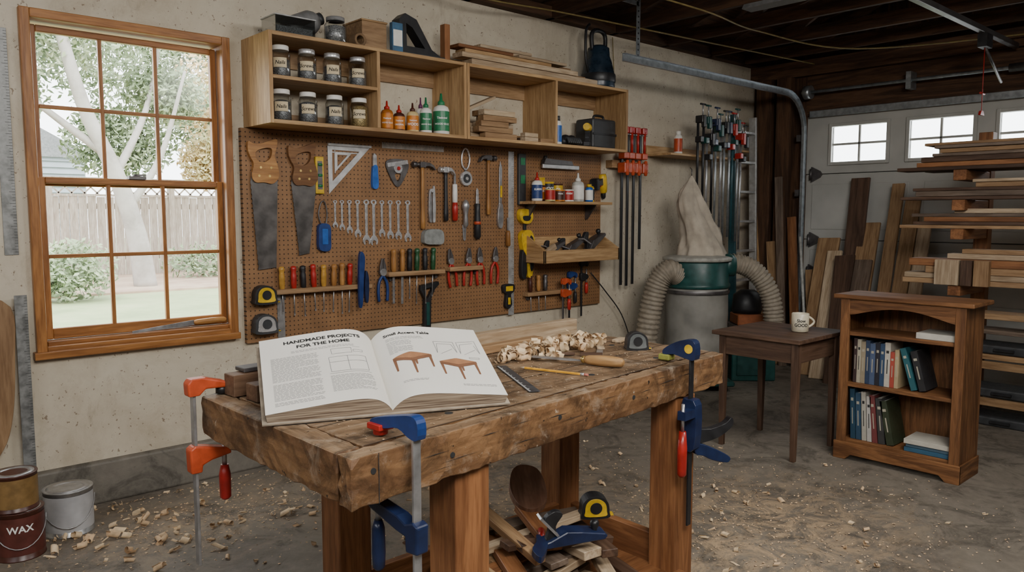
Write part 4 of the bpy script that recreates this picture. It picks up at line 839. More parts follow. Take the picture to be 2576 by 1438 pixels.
cup=B().lathe([(.042,0),(.048,.004),(.05,.05),(.05,.108),(.047,.11),(.045,.106),(.045,.012),(.002,.01)],CREAM,28).obj('cup',t)
q=math.radians(-42.2)
B().tube([(.047*math.cos(q)+(.035*math.cos(q)*math.sin(PI*i/10)),.047*math.sin(q)+(.035*math.sin(q)*math.sin(PI*i/10)),.09-.065*i/10) for i in range(11)],.007,CREAM,8).obj('handle',t)
b=B()
for k,wd in enumerate(('Slow','GOOD')): b.text(wd,.026,INK,curved(.0507,.060-.026*k,55),bold=.03)
b.obj('lettering',cup,recalc=False)

# ------------------------------------------------------------------ bookcase (front faces -x)
t=thing('bookcase','small oak bookcase with arched top rail and three shelves','bookcase',(4.50,1.675,0))
x0,x1,y0,y1=-.13,.14,-.325,.325
B().box(x0-.03,x1+.01,y0-.04,y1+.04,.925,.95,oak('y')).obj('top_board',t,bev=.006,seg=2)
for y in (y0,y1-.05):
    B().box(x0,x1,y if y<0 else y+.03,(y+.02) if y<0 else y+.05,.0,.925,oak('z')).obj('side_panel',t,bev=.002)
    B().box(x0-.015,x0+.005,y,y+.05,.0,.925,oak('z')).obj('face_stile',t,bev=.002)
B().box(x1-.008,x1,y0+.02,y1-.02,.05,.925,oak('z')).obj('back_panel',t)
for z in (.09,.42,.715): B().box(x0+.004,x1-.008,y0+.02,y1-.02,z,z+.022,oak('y')).obj('shelf',t,bev=.002)
arch=[(y0+.05,.925),(y1-.05,.925),(y1-.05,.835)]+[(y1-.05-.03-(.49)*i/14,.84+.045*math.sin(PI*i/14)) for i in range(15)]+[(y0+.05,.835)]
B().prism(arch,x0-.012,x0+.006,oak('y'),ax='x').obj('arched_rail',t,bev=.001)
base=[(y0-.01,0),(y0-.01,.1),(y1+.01,.1),(y1+.01,0),(y1-.06,0),(y1-.09,.03),(y0+.09,.03),(y0+.06,0)]
B().prism(base,x0-.028,x0-.008,oak('y'),ax='x').obj('base_rail',t,bev=.003)
B().box(x0-.02,x1,y0-.01,y0,.0,.1,oak('x')).obj('base_moulding',t,bev=.002); B().box(x0-.02,x1,y1,y1+.01,.0,.1,oak('x')).obj('base_moulding',t,bev=.002)
def book(loc,th,h,d,c_,label,grp,rot=(0,0,0)):
    t=thing('book',label,'book',loc,rot,grp)
    cm=PM('book_cover_%02x%02x%02x'%tuple(int(v*255) for v in c_),c_,.5,0,.1)
    B().box(0,d,-th/2,-th/2+.003,0,h,cm).box(0,d,th/2-.003,th/2,0,h,cm).box(-.003,.001,-th/2,th/2,0,h,cm).obj('cover',t,bev=.001)
    B().box(.001,d-.004,-th/2+.003,th/2-.003,.004,h-.004,PAGE).obj('page_block',t)
    ik=SINK if sum(c_)<1 else INK
    B().box(-.0036,-.003,-th*.25,th*.25,h*.76,h*.82,ik).box(-.0036,-.003,-th*.09,th*.09,h*.30,h*.62,ik).obj('spine_mark',t)
y=1.975-.035; g='books on the middle shelf'; 
cols=[(.05,.03,.03),(.42,.38,.29),(.30,.25,.17),(.03,.05,.10),(.07,.10,.18),(.02,.02,.03),(.03,.06,.12),(.5,.46,.39),(.35,.06,.04),(.40,.31,.18)]
for i,c_ in enumerate(cols):
    th=[.02,.022,.026,.024,.03,.026,.026,.03,.024,.022][i]; y-=th
    book((4.41,y+th/2,.443),th-.001,[.255,.25,.24,.25,.235,.245,.24,.25,.20,.215][i],.17,c_,'%s book standing upright on the oak shelf'%['dark','cream','tan','navy','blue','black','navy','white','red','tan'][i],g)
book((4.41,y-.085,.447),.03,.235,.17,(.02,.10,.12),'teal book leaning on the oak shelf',g,(math.radians(-17),0,0)); book((4.41,y-.13,.450),.035,.22,.17,(.02,.02,.022),'black book leaning on the oak shelf',g,(math.radians(-15),0,0))
y=1.94; g='books on the bottom shelf'
for i,c_ in enumerate([(.02,.06,.10),(.03,.07,.12),(.42,.40,.34),(.45,.43,.4),(.16,.04,.04),(.04,.04,.04)]):
    th=[.028,.03,.026,.026,.03,.036][i]; y-=th*1.02
    book((4.41,y+th/2-.01*i*.3,.113),th-.001,[.29,.27,.28,.26,.27,.26][i],.17,c_,'%s book tilted on the bottom shelf'%['teal','blue','cream','white','dark red','black'][i],g,(math.radians(-3 if i<4 else -6),0,0))
book((4.41,y-.045,.116),.038,.25,.17,(.03,.04,.02),'dark green book leaning on the bottom shelf',g,(math.radians(-12),0,0))
def flat(loc,th,w,d,c_,label,grp,rz=0):
    t=thing('book',label,'book',loc,(0,0,rz),grp); cm=PM('book_cover_%02x%02x%02x'%tuple(int(v*255) for v in c_),c_,.5,0,.1)
    B().box(0,d,-w/2,w/2,0,.003,cm).box(0,d,-w/2,w/2,th-.003,th,cm).box(-.003,.001,-w/2,w/2,0,th,cm).obj('cover',t,bev=.001); B().box(.001,d-.004,-w/2+.004,w/2-.004,.003,th-.003,PAGE).obj('page_block',t)
flat((4.39,1.515,.1125),.022,.24,.19,(.03,.10,.17),'blue book lying flat on the bottom shelf','flat books'); flat((4.40,1.515,.1355),.02,.23,.18,(.08,.14,.19),'grey blue book lying in a flat stack','flat books'); flat((4.385,1.515,.1565),.026,.24,.19,(.5,.47,.4),'white book on top of a flat stack','flat books',.03)
flat((4.39,1.50,.738),.032,.20,.19,(.5,.48,.42),'white book lying flat on the top shelf','flat books'); 

# ------------------------------------------------------------------ workbench
FLc=Vector((.828,1.425,0)); U=Vector((.9945,.105,0)); V=Vector((-.02,1,0)); BT=.88
def bw(u,v,z): return FLc+U*u+V*v+Vector((0,0,z))
LB,DB=1.727,.82
bench=thing('workbench','large worn wooden workbench with thick scarred top','workbench',(1.7,1.9,0)); bo=Vector((1.7,1.9,0))
def bgrid(u0,u1,v0,v1,z0,z1,mat,nu=40,nv=14,nz=3,amp=.0025,topmat=None):
    vs=[];fs=[];ft=[]
    idx={}
    def vid(i,j,k):
        if (i,j,k) not in idx:
            u=u0+(u1-u0)*i/nu; v=v0+(v1-v0)*j/nv; z=z0+(z1-z0)*k/nz
            e=(i in(0,nu))+(j in(0,nv))+(k in(0,nz)); a=amp*(1.0 if e==1 else (1.9 if e==2 else 3.2))
            sgn=Vector(((1 if i==0 else -1 if i==nu else 0),(1 if j==0 else -1 if j==nv else 0),(1 if k==0 else -1 if k==nz else 0)))
            off=sgn*abs(R(0,a)) 
            idx[(i,j,k)]=len(vs); vs.append(bw(u+off.x,v+off.y,z+off.z*.6)-bo)
        return idx[(i,j,k)]
    for i in range(nu):
        for j in range(nv):
            fs.append((vid(i,j,0),vid(i+1,j,0),vid(i+1,j+1,0),vid(i,j+1,0))); ft.append((vid(i,j,nz),vid(i+1,j,nz),vid(i+1,j+1,nz),vid(i,j+1,nz)))
        for k in range(nz):
            for j in (0,nv): fs.append((vid(i,j,k),vid(i+1,j,k),vid(i+1,j,k+1),vid(i,j,k+1)))
    for j in range(nv):
        for k in range(nz):
            for i in (0,nu): fs.append((vid(i,j,k),vid(i,j+1,k),vid(i,j+1,k+1),vid(i,j,k+1)))
    b=B().add(vs,fs+ft,mat)
    if topmat:
        b.mats.append(topmat)
        for q in range(len(fs),len(fs)+len(ft)): b.mi[q]=1
    return b
bgrid(.0,LB,0,.06,BT-.118,BT,benw('x'),70,3,5,.0034,bent('x')).obj('front_apron',bench,bev=.003,seg=2)
bgrid(.075,LB,.062,DB-.0,BT-.075,BT-.0005,benw('x'),44,16,2,.0012,bent('x')).obj('worktop',bench,bev=.002)
bgrid(.0,.073,.061,DB,BT-.118,BT+.0005,benw('y'),3,30,5,.0034,bent('y')).obj('end_cap',bench,bev=.003)
bgrid(LB-.06,LB+.002,.062,DB,BT-.118,BT-.074,benw('y'),3,12,1).obj('end_cap',bench,bev=.002)
def hole(p,r,ax='z'):
    e=Vector((0,0,.0008)) if ax=='z' else Vector((0,-.0008,0))
    B().cyl(p-e*4,p+e,r,INK,n=16).obj('bench_dog_hole',bench)
for (u,v) in [(.16,.12),(.24,.28),(.4,.13),(1.05,.14),(1.45,.14),(1.55,.42),(1.62,.3)]:
    p=bw(u,v,BT)-bo; hole(p,.011)
for (u,z) in [(.06,BT-.04),(.30,BT-.06),(.72,BT-.05),(1.1,BT-.06)]:
    p=bw(u,0,z)-bo; hole(p,.007,'y')
b=B()
for v in (.0615,.27,.48,.66):
    p0=bw(.075,v,BT+.0003)-bo; p1=bw(LB-.005,v+R(-.002,.002),BT+.0003)-bo
    w_=Vector((0,.0014,0)); b.add([p0-w_,p1-w_,p1+w_,p0+w_],[(0,1,2,3)],INK)
p0=bw(.0735,.0,BT-.117)-bo+Vector((0,-.0006,0)); b.add([p0,p0+Vector((.002,0,0)),p0+Vector((.002,0,.115)),p0+Vector((0,0,.115))],[(0,1,2,3)],INK)
for i in range(20):
    u=R(.1,1.6); z=BT-R(.015,.1); L=R(.03,.16); h=R(.0008,.0025); p=bw(u,0,z)-bo+Vector((0,-.0008,0)); q=bw(u+L,0,z+R(-.003,.003))-bo+Vector((0,-.0008,0))
    b.add([p,q,p.lerp(q,.5)+Vector((0,0,h))],[(0,1,2)],INK)
for i in range(50):
    u,v=R(.1,1.6),R(.07,.78); a=R(-.5,.5)+(1.57 if i%3==0 else 0); L=R(.02,.1); p=bw(u,v,BT+.0004)-bo; d=Vector((math.cos(a),math.sin(a),0))*L; n_=Vector((-math.sin(a),math.cos(a),0))*.0008
    b.add([p,p+d*.5+n_,p+d,p+d*.5-n_],[(0,1,2,3)],INK)
b.obj('wood_crack',bench,recalc=False)
legs=[(1.215,1.545),(1.20,2.10),(2.275,1.645),(2.235,2.17)]
for x,y in legs: B().box(x-.056,x+.056,y-.056,y+.056,0,BT-.118 if y<1.7 else BT-.076,fir('z'),Matrix.Translation(-bo)).obj('leg',bench,bev=.004,seg=2)
T_=Matrix.Translation(-bo)
B().box(1.24,2.20,2.12,2.155,.12,.24,fir('x'),T_).obj('stretcher',bench,bev=.003)
B().box(1.27,2.22,1.53,1.565,.06,.15,fir('x'),T_).obj('stretcher',bench,bev=.003)
B().box(1.18,1.215,1.60,2.05,.10,.2,fir('y'),T_).obj('stretcher',bench,bev=.003); B().box(2.24,2.275,1.70,2.12,.10,.23,fir('y'),T_).obj('stretcher',bench,bev=.003)
B().box(1.22,2.24,1.566,2.12,.10,.12,fir('x'),T_).obj('lower_shelf',bench,bev=.003)

# scraps on lower shelf
random.seed(11); g='scraps piled under the bench'; k=0
ns=['dark walnut','pale maple','weathered grey','reddish fir','warm pine','dark walnut']
for lay in range(7):
    n=[7,6,6,5,5,4,2][lay]; zz=.122+lay*.034
    cx,cy=1.77+R(-.04,.04),1.845; along=lay%2; ang=R(-.45,.45) if along else 1.2+R(-.3,.3)
    for i in range(n):
        L=R(.24,.44) if lay else R(.28,.42)
        if not along: L=min(L,.40)
        w_=R(.04,.074); th=R(.020,.031); off=(i-(n-1)/2)*(.080 if along else .115); c_=Vector((-math.sin(ang),math.cos(ang)))*off
        s=R(-.07,.07); m=[wal,crm,gryw,fir,pinew,wal][k%6]('x')
        plank('wood_scrap','%s wood scrap piled under the workbench'%ns[k%6],'wood scrap',(cx+c_.x+s*math.cos(ang),max(1.68,min(2.0,cy+c_.y*.85)),zz+th/2+.002),(L,w_,th),m,(R(-.03,.03)*lay,R(-.035,.035)*lay,ang+R(-.22,.22)),g); k+=1
o=B().prism(smooth([(-.14,0),(-.12,.05),(-.02,.075),(.1,.06),(.15,.02),(.13,-.04),(.02,-.06),(-.09,-.05)],4),-.012,.012,WD('red_walnut_wood',(.28,.15,.095),(.18,.09,.055)),ax='z').obj('wood_scrap',None,(1.90,2.0,.40),(.12,-.22,.9),bev=.004); tag(o,'rounded reddish walnut slab on the scrap pile','wood scrap',g)
tape('tape_measure','black and yellow tape measure on the scrap pile',(2.03,1.80,.325),(.1,0,-.6),1.2)
plane((1.79,1.69,.335),(.1,-.05,-.45),.95,'blue bench plane lying among the wood scraps',NAVY)
t=thing('quick_clamp','small blue clamp with red handle on scrap wood','clamp',(1.66,1.70,.345),(.1,.05,.7)); B().prism(smooth([(-.09,-.014),(-.04,.02),(.04,.014),(.09,.02),(.085,-.014),(.0,-.024)],4),-.010,.010,NAVY,ax='z').obj('clamp_body',t,bev=.003); B().cyl((.085,0,.0),(.135,.01,.01),.011,RED,n=14).obj('handle',t)

# ------------------------------------------------------------------ shavings
def curl(b,loc,r,w,turns,rot,mat=None,n=12):
    M=Matrix.Translation(loc)@rot; vs=[];fs=[]
    for i in range(n+1):
        a=turns*2*PI*i/n; rr=r*(1-.45*i/n)
        vs+=[(rr*math.cos(a),-w/2+w*.6*i/n,rr*math.sin(a)),(rr*math.cos(a),w/2+w*.6*i/n,rr*math.sin(a))]
    for i in range(n): fs.append((2*i,2*i+2,2*i+3,2*i+1))
    b.add(vs,fs,mat or SHAV,True,M)
def rrot(): return Matrix.Rotation(R(0,6.28),4,'Z')@Matrix.Rotation(R(-.5,.5),4,'X')@Matrix.Rotation(R(0,6.28),4,'Y')
random.seed(5)
SH2=PM('light_shaving_wood',(.78,.60,.38),.7,0,.2,30)
b=B()
for i in range(135):
    u=R(0,1)**.8; c0=Vector((1.80,2.02,BT)).lerp(Vector((2.38,2.12,BT)),u)
    s=.03+.05*math.sin(PI*u); h=.055*math.sin(PI*min(1,max(0,u)))**.7
    p=c0+Vector((random.gauss(0,s*.7),random.gauss(0,s*.8),0)); d=(p-c0).length
    curl(b,(p.x,min(p.y,2.14),BT+.012+R(0,max(.004,h*(1-d/.12)))),R(.010,.024),R(.012,.026),R(.6,1.7),rrot(),SHAV if i%2 else SH2)
o=b.obj('wood_shavings',recalc=False); tag(o,'pile of pale curled wood shavings on the workbench','wood shavings'); o['kind']='stuff'
b=B()
def fp(): 
    k=random.random()
    if k<.24: return (random.gauss(1.25,.5),min(3.98,random.gauss(3.55,.3)))
    if k<.60: return (random.gauss(3.05,.6),random.gauss(1.75,.5))
    if k<.70: return (R(.9,3.0),R(3.3,4.0))
    if k<.85: return (random.gauss(2.6,.5),random.gauss(2.7,.5))
    return (R(1,4.2),R(.6,4))
for i in range(240):
    x,y=fp(); s=R(.005,.014); curl(b,(x,y,s*.8),s,R(.012,.035),R(.3,1.3),rrot(),SHAV if i%2 else SH2)
for i in range(34):
    x,y=(random.gauss(1.0,.25),random.gauss(3.62,.17)) ; s=R(.010,.018); curl(b,(x,min(y,4.0),s*.9),s,R(.03,.055),R(.8,1.7),rrot(),SHAV if i%2 else SH2)
for i in range(5600):
    x,y=fp(); s=R(.0015,.010); a=R(0,6.28); vs=[]
    if y>4.04: continue
    for q in range(4): vs.append((x+s*R(.5,1)*math.cos(a+q*1.57),y+s*R(.3,.8)*math.sin(a+q*1.57),.001+R(0,.005)))
    b.add(vs,[(0,1,2,3)],SHAV)
o=b.obj('floor_shavings',recalc=False); tag(o,'scattered wood shavings and chips on the concrete floor','wood shavings'); o['kind']='stuff'
b=B()
for i in range(800):
    u,v=R(.1,1.65),R(.05,.78); s=R(.0015,.006); a=R(0,6.28); p=bw(u,v,BT+.001)
    b.add([(p.x+s*R(.5,1)*math.cos(a+q*1.57),p.y+s*R(.3,.8)*math.sin(a+q*1.57),p.z+R(0,.002)) for q in range(4)],[(0,1,2,3)],SHAV)
o=b.obj('sawdust',recalc=False); tag(o,'fine sawdust and chips on the workbench top','sawdust'); o['kind']='stuff'

# ------------------------------------------------------------------ open book
Ub=Vector((.926,-.377,0)).normalized(); Vb=Vector((.357,.843,.385)); Vb=(Vb-Ub*Vb.dot(Ub)).normalized(); Nb=Ub.cross(Vb).normalized()
BO=Vector((1.097,1.672,.886)); HW=.315; HL=.345
bk=thing('open_book','large open hardcover woodworking book with illustrated pages','book',BO)
def hgt(u):
    a=abs(u)/HW; return .010+.060*(1-math.exp(-a*9))*(1-.70*a)
def S(u,v,e=0): return Ub*u+Vb*v+Nb*(hgt(u)+e)
def Sp(u,v,h): return Ub*u+Vb*v+Nb*h
pages=[]
for side in (-1,1):
    vs=[];fs=[]; n=60
    for i in range(n+1):
        u=side*HW*i/n; vs+=[S(u,0),S(u,HL)]
    for i in range(n): fs.append((2*i,2*i+2,2*i+3,2*i+1) if side>0 else (2*i,2*i+1,2*i+3,2*i+2))
    pages.append(B().add(vs,fs,PAGE,True).obj('page',bk,recalc=False))
    vs=[];fs=[]
    for i in range(n+1):
        u=side*HW*i/n; vs+=[S(u,.001,-.0004),Sp(u*.985,.001,.004),S(u,HL-.001,-.0004),Sp(u*.985,HL-.001,.004)]
    for i in range(n):
        k=4*i; fs+=[(k,k+4,k+5,k+1),(k+2,k+3,k+7,k+6)]
    k=4*n; fs.append((k,k+2,k+3,k+1)); B().add(vs,fs,PEDGE).obj('page_block',bk)
vs=[];fs=[]
for u in (-HW-.008,-.02,.02,HW+.008):
    vs+=[Sp(u,-.006,0),Sp(u,HL+.006,0),Sp(u,-.006,.004),Sp(u,HL+.006,.004)]
for i in range(3):
    k=4*i; fs+=[(k,k+1,k+5,k+4),(k+2,k+6,k+7,k+3),(k,k+4,k+6,k+2),(k+1,k+3,k+7,k+5)]
fs+=[(0,2,3,1),(12,13,15,14)]
B().add(vs,fs,PM('tan_book_cover',(.35,.29,.22),.6)).obj('cover',bk)
b=B(); 
b.text('HANDMADE PROJECTS',.0205,INK,lambda x,y:S(-.146+x,.304+y,.0008),bold=.035)
b.text('FOR THE HOME',.0205,INK,lambda x,y:S(-.146+x,.277+y,.0008),bold=.035)
b.obj('title_lettering',pages[0],recalc=False)
B().text('Small Accent Table',.0175,INK,lambda x,y:S(.095+x,.302+y,.0008),bold=.03).obj('title_lettering',pages[1],recalc=False)
LG=PM('print_grey',(.26,.255,.25),.9,0,0)
def pr(b,u0,u1,v0,v1,mat,e=.0006):
    vs=[];fs=[]; n=max(1,int(abs(u1-u0)/.01))
    for i in range(n+1):
        u=u0+(u1-u0)*i/n; vs+=[S(u,v0,e),S(u,v1,e)]
    for i in range(n): fs.append((2*i,2*i+2,2*i+3,2*i+1))
    b.add(vs,fs,mat)
def para(b,u0,u1,v1,n,dv=.0052):
    for i in range(n):
        v=v1-i*dv; e=u1-(R(.02,.06) if i%6==5 else R(0,.004)); u=u0
        while u<e-.004:
            w_=R(.005,.014); pr(b,u,min(u+w_,e),v,v+.0017,LG); u+=w_+.0022
b=B(); para(b,-.235,-.06,.262,2,.006); para(b,-.29,-.165,.238,22); para(b,-.29,-.165,.115,14); para(b,-.145,-.03,.115,14); para(b,-.29,-.165,.036,3); b.obj('printed_text',pages[0],recalc=False)
b=B(); para(b,.03,.14,.287,3); para(b,.03,.10,.267,12); para(b,.04,.11,.07,2); para(b,.2,.30,.045,2); b.obj('printed_text',pages[1],recalc=False)
def ln(b,p,q,w=.0011,mat=GINK):
    p=Vector(p);q=Vector(q); d=(q-p); n=max(1,int(d.length/.010)); o=Vector((-d.y,d.x)).normalized()*w/2; vs=[];fs=[]
    for i in range(n+1):
        c_=p+d*i/n; a_=c_+o; b2=c_-o; vs+=[S(a_.x,a_.y,.0008),S(b2.x,b2.y,.0008)]
    for i in range(n): fs.append((2*i,2*i+1,2*i+3,2*i+2))
    b.add(vs,fs,mat)
def rect(b,u0,v0,u1,v1): ln(b,(u0,v0),(u1,v0));ln(b,(u1,v0),(u1,v1));ln(b,(u1,v1),(u0,v1));ln(b,(u0,v1),(u0,v0))
b=B(); rect(b,-.13,.22,-.075,.245); rect(b,-.14,.135,-.04,.205); ln(b,(-.14,.18),(-.04,.18)); ln(b,(-.09,.135),(-.09,.205)); ln(b,(-.145,.127),(-.035,.127)); ln(b,(-.07,.25),(-.05,.25)); rect(b,-.07,.225,-.045,.235); b.obj('line_drawing',pages[0],recalc=False)
b=B()
for (du,sk) in ((.165,.0),(.235,.012)):
    ln(b,(du,.20),(du,.262)); ln(b,(du+.06,.205),(du+.06,.262+sk)); ln(b,(du,.262),(du+.06,.262+sk)); ln(b,(du+.008,.25),(du+.052,.25+sk)); ln(b,(du,.20),(du+.008,.25)); ln(b,(du+.052,.25),(du+.06,.205)); ln(b,(du+.01,.196),(du+.05,.225))
rect(b,.255,.175,.285,.182); b.obj('line_drawing',pages[1],recalc=False)
TB=PM('print_brown',(.36,.17,.08),.9,0,.15,60); TBD=PM('print_dark_brown',(.20,.09,.045),.9,0,.1)
def poly(b,pts,mat,e):
    us=[p[0] for p in pts]; a,c_=min(us),max(us)
    if c_-a<.012:
        b.add([S(u,v,e) for u,v in pts],[tuple(range(len(pts)))],mat); return
    n=max(1,int((c_-a)/.006)); L=len(pts)
    def cross(u):
        v=[]
        for i in range(L):
            p,q=pts[i],pts[(i+1)%L]
            if abs(p[0]-q[0])>1e-9:
                if min(p[0],q[0])-1e-7<=u<=max(p[0],q[0])+1e-7: v.append(p[1]+(q[1]-p[1])*(u-p[0])/(q[0]-p[0]))
            elif abs(u-p[0])<1e-7: v+=[p[1],q[1]]
        return (min(v),max(v))
    vs=[];fs=[]
    for i in range(n+1):
        u=a+(c_-a)*i/n; lo,hi=cross(u); vs+=[S(u,lo,e),S(u,hi,e)]
    for i in range(n): fs.append((2*i,2*i+2,2*i+3,2*i+1))
    b.add(vs,fs,mat)
for ou,ov,k in ((.085,.135,1.05),(.212,.105,1.05)):
    b=B(); q=lambda *p:[(ou+a*k,ov+c_*k) for a,c_ in p]
    for a0,z0,z1 in ((-.046,-.012,.042),(.0,-.034,.026),(.050,-.008,.044),(.008,.006,.030)): poly(b,q((a0-.0022,z0),(a0+.0022,z0),(a0+.004,z1),(a0-.004,z1)),TBD,.0010)
    poly(b,q((-.05,.048),(.0,.034),(.0,.022),(-.05,.037)),TBD,.0014); poly(b,q((.0,.034),(.055,.052),(.055,.041),(.0,.022)),TBD,.0014)
    poly(b,q((-.05,.048),(.0,.066),(.055,.052),(.0,.034)),TB,.0017)
    b.obj('table_illustration',pages[1],recalc=False)

# blocks under the book
g='walnut blocks under the open book'
def blk(name,label,p,size,rz,mat,grp=None,bev=.002,cat='block'): return plank(name,label,cat,(p[0],p[1],BT+.0015+size[2]/2+(p[2] if len(p)>2 else 0)),size,mat,(0,0,rz),grp,bev)
WBL=lambda a:WD('light_walnut_wood',(.21,.125,.075),(.12,.066,.04),ax=a)
blk('walnut_block','walnut block propping up the open book',(1.12,2.185),(.50,.062,.062),.06,WBL('x'),g)
blk('walnut_block','short walnut block beside the open book',(1.04,2.075),(.30,.062,.048),.06,WBL('x'),g)
blk('steel_plate','dark flat steel plate lying on the blocks',(1.05,2.195,.0635),(.28,.06,.012),.05,DSTEEL,cat='steel plate')
blk('lumber_board','long pale squared board along the bench back',(2.01,2.275),(.90,.045,.068),.085,crm('x'),cat='board')
blk('lumber_board','low brown board lying on the bench',(1.86,2.205),(.62,.05,.03),.085,pinew('x'),cat='board')
blk('wood_offcut','small pale offcut among the shavings',(2.45,2.04),(.08,.04,.012),.3,crm('x'),cat='offcut'); blk('wood_offcut','short brown offcut on the bench',(2.06,1.97),(.06,.02,.01),-.5,wal('x'),cat='offcut')
blk('wood_offcut','small flat wood chip on the bench',(2.26,1.98),(.05,.03,.008),.8,crm('x'),cat='offcut')
def flatrule(name,label,p0,p1,w,mat,z):
    p0=Vector(p0);p1=Vector(p1); L=(p1-p0).length; a=math.atan2(p1.y-p0.y,p1.x-p0.x)
    t=thing(name,label,'ruler',(p0.x,p0.y,z),(0,0,a)); bl=B().box(0,L,-w/2,w/2,0,.0015,mat).obj('blade',t)
    b=B()
    for i in range(1,int(L/.008)): b.box(i*.008-.0005,i*.008+.0005,w/2-(.012 if i%5==0 else .007),w/2-.001,.0014,.0019,WINK)
    b.obj('scale_mark',bl)
flatrule('steel_ruler','dark steel ruler lying on the bench',(1.555,1.615),(1.74,1.975),.034,PM('dull_dark_steel',(.08,.08,.085),.5,.4),BT+.002)
t=thing('pencil','yellow pencil with sharpened tip on the bench','pencil',(1.76,1.90,BT+.006),(0,0,math.atan2(-.25,.08)))
B().cyl((.018,0,0),(.225,0,0),.0042,PM('pencil_yellow',(.75,.38,.04),.35),n=6,sm=False).obj('barrel',t); B().cyl((0,0,0),(.018,0,0),.0008,crm(),r1=.0042,n=10).obj('tip',t); B().cyl((.225,0,0),(.238,0,0),.0044,ALU,n=12).obj('ferrule',t); B().cyl((.238,0,0),(.252,0,0),.004,PM('eraser',(.6,.2,.15),.8),n=12).obj('eraser',t)
t=thing('wood_chisel','wide steel chisel with pale wooden handle on the bench','chisel',(1.905,1.99,BT+.019),(0,0,math.atan2(-.32,.125)))
B().prism([(0,-.012),(.01,-.016),(.15,-.013),(.17,-.006),(.19,-.005),(.19,.005),(.17,.006),(.15,.013),(.0,.016)],-.008,-.003,STEEL,ax='z').obj('blade',t,bev=.001)
B().lathe([(.006,.185),(.012,.19),(.014,.2)],BRASS,14,RM('Y',90)).obj('ferrule',t); B().lathe([(.011,.198),(.016,.215),(.019,.26),(.0185,.31),(.015,.335),(.008,.342)],WD('pale_handle_wood',(.58,.36,.16),(.44,.24,.09),'x'),18,RM('Y',90)).obj('handle',t)
tape('tape_measure','black tape measure with yellow edge on the bench',(2.35,1.875,BT+.001),(0,0,math.radians(-35)),1.0,PM('silver_grey_label',(.12,.13,.13),.4),BLACK)
t=thing('try_square','small steel try square on the bench','square',(2.14,1.88,BT+.002),(0,0,.7)); B().box(0,.12,-.012,.012,0,.002,STEEL).obj('blade',t); B().box(-.018,0,-.012,.07,0,.012,wal('y')).obj('stock',t,bev=.001)

# ------------------------------------------------------------------ bench clamps
t=thing('bar_clamp','blue bar clamp with red pad on the bench corner','clamp',(.985,1.41,0),(0,0,math.radians(4)))
B().box(-.011,.011,-.006,.002,.25,.945,STEEL).obj('bar',t,bev=.001)
B().prism(smooth([(-.02,.90),(-.022,.938),(0,.952),(.06,.942),(.145,.922),(.15,.905),(.10,.905),(.05,.915),(.01,.90)],3),-.013,.013,BLUE,ax='x').obj('jaw',t,bev=.003)
B().cyl((0,.13,.884),(0,.13,.908),.018,RED,n=20).box(-.022,.022,.105,.155,.897,.912,RED).obj('pad',t,bev=.002)
B().prism([(-.022,.635),(-.024,.70),(-.004,.708),(.02,.70),(.05,.712),(.155,.728),(.165,.715),(.16,.702),(.06,.675),(.022,.668),(.02,.632)],-.018,.018,NAVY,ax='x').obj('sliding_jaw',t,bev=.005,seg=2)
B().cyl((0,.145,.66),(0,.145,.755),.007,STEEL,n=12).cyl((0,.145,.75),(0,.145,.76),.016,STEEL,n=14).obj('screw',t)
B().lathe([(.009,.545),(.015,.553),(.017,.59),(.016,.65),(.010,.67)],NAVY,16,Matrix.Translation((0,.145,0))).obj('handle',t)
t=thing('trigger_clamp','blue and black quick clamp holding the bench edge','clamp',(2.26,1.562,0),(0,0,math.radians(5)))
B().box(-.012,.012,-.007,.0,.30,.95,BLACK).obj('bar',t,bev=.001)
B().prism(smooth([(-.024,.90),(-.024,.955),(.0,.968),(.05,.955),(.10,.925),(.10,.905),(.06,.91),(.01,.90)],3),-.017,.017,NAVY,ax='x').cyl((-.019,.0,.935),(.019,.0,.935),.016,YEL,n=18).obj('jaw',t,bev=.003)
B().box(-.022,.022,.075,.12,.884,.906,PM('olive_pad',(.25,.26,.05),.6)).obj('pad',t,bev=.004)
B().prism(smooth([(-.03,.585),(-.035,.74),(.0,.758),(.018,.75),(.02,.62),(.015,.585)],3),-.022,.022,NAVY,ax='x').obj('sliding_jaw',t,bev=.004)
B().prism(smooth([(.02,.60),(.02,.645),(.08,.645),(.14,.66),(.165,.68),(.17,.65),(.12,.615),(.06,.60)],3),-.014,.014,BLACK,M=Matrix.Rotation(-.5,4,'Z')).obj('trigger',t,bev=.003)
B().prism(smooth([(.02,.56),(.02,.60),(.08,.58),(.14,.55),(.165,.53),(.15,.515),(.09,.53),(.05,.55)],3),-.014,.014,NAVY,M=Matrix.Rotation(-.5,4,'Z')).obj('grip',t,bev=.003)
B().lathe([(.009,.50),(.016,.51),(.017,.60),(.012,.66)],RED,14,Matrix.Translation((-.08,-.02,0))).cyl((-.08,-.02,.66),(-.08,-.02,.755),.006,STEEL,n=10).box(-.09,.0,-.035,-.005,.70,.73,NAVY).obj('handle',t)
t=thing('bar_clamp','orange bar clamp with red handle on the bench end','clamp',(.785,2.215,0))
B().box(-.006,.002,-.013,.013,.39,.925,STEEL).obj('bar',t,bev=.001)
B().prism([(-.02,.888),(-.022,.925),(-.012,.938),(.03,.938),(.085,.922),(.098,.912),(.098,.902),(.03,.905),(.012,.888)],-.02,.02,ORANGE).obj('jaw',t,bev=.005,seg=2)
B().cyl((.080,0,.884),(.080,0,.905),.016,BLACK,n=16).obj('pad',t)
B().prism([(-.02,.665),(-.022,.735),(-.008,.745),(.02,.74),(.095,.722),(.098,.705),(.04,.695),(.014,.685),(.012,.665)],-.02,.02,ORANGE).obj('sliding_jaw',t,bev=.005,seg=2)
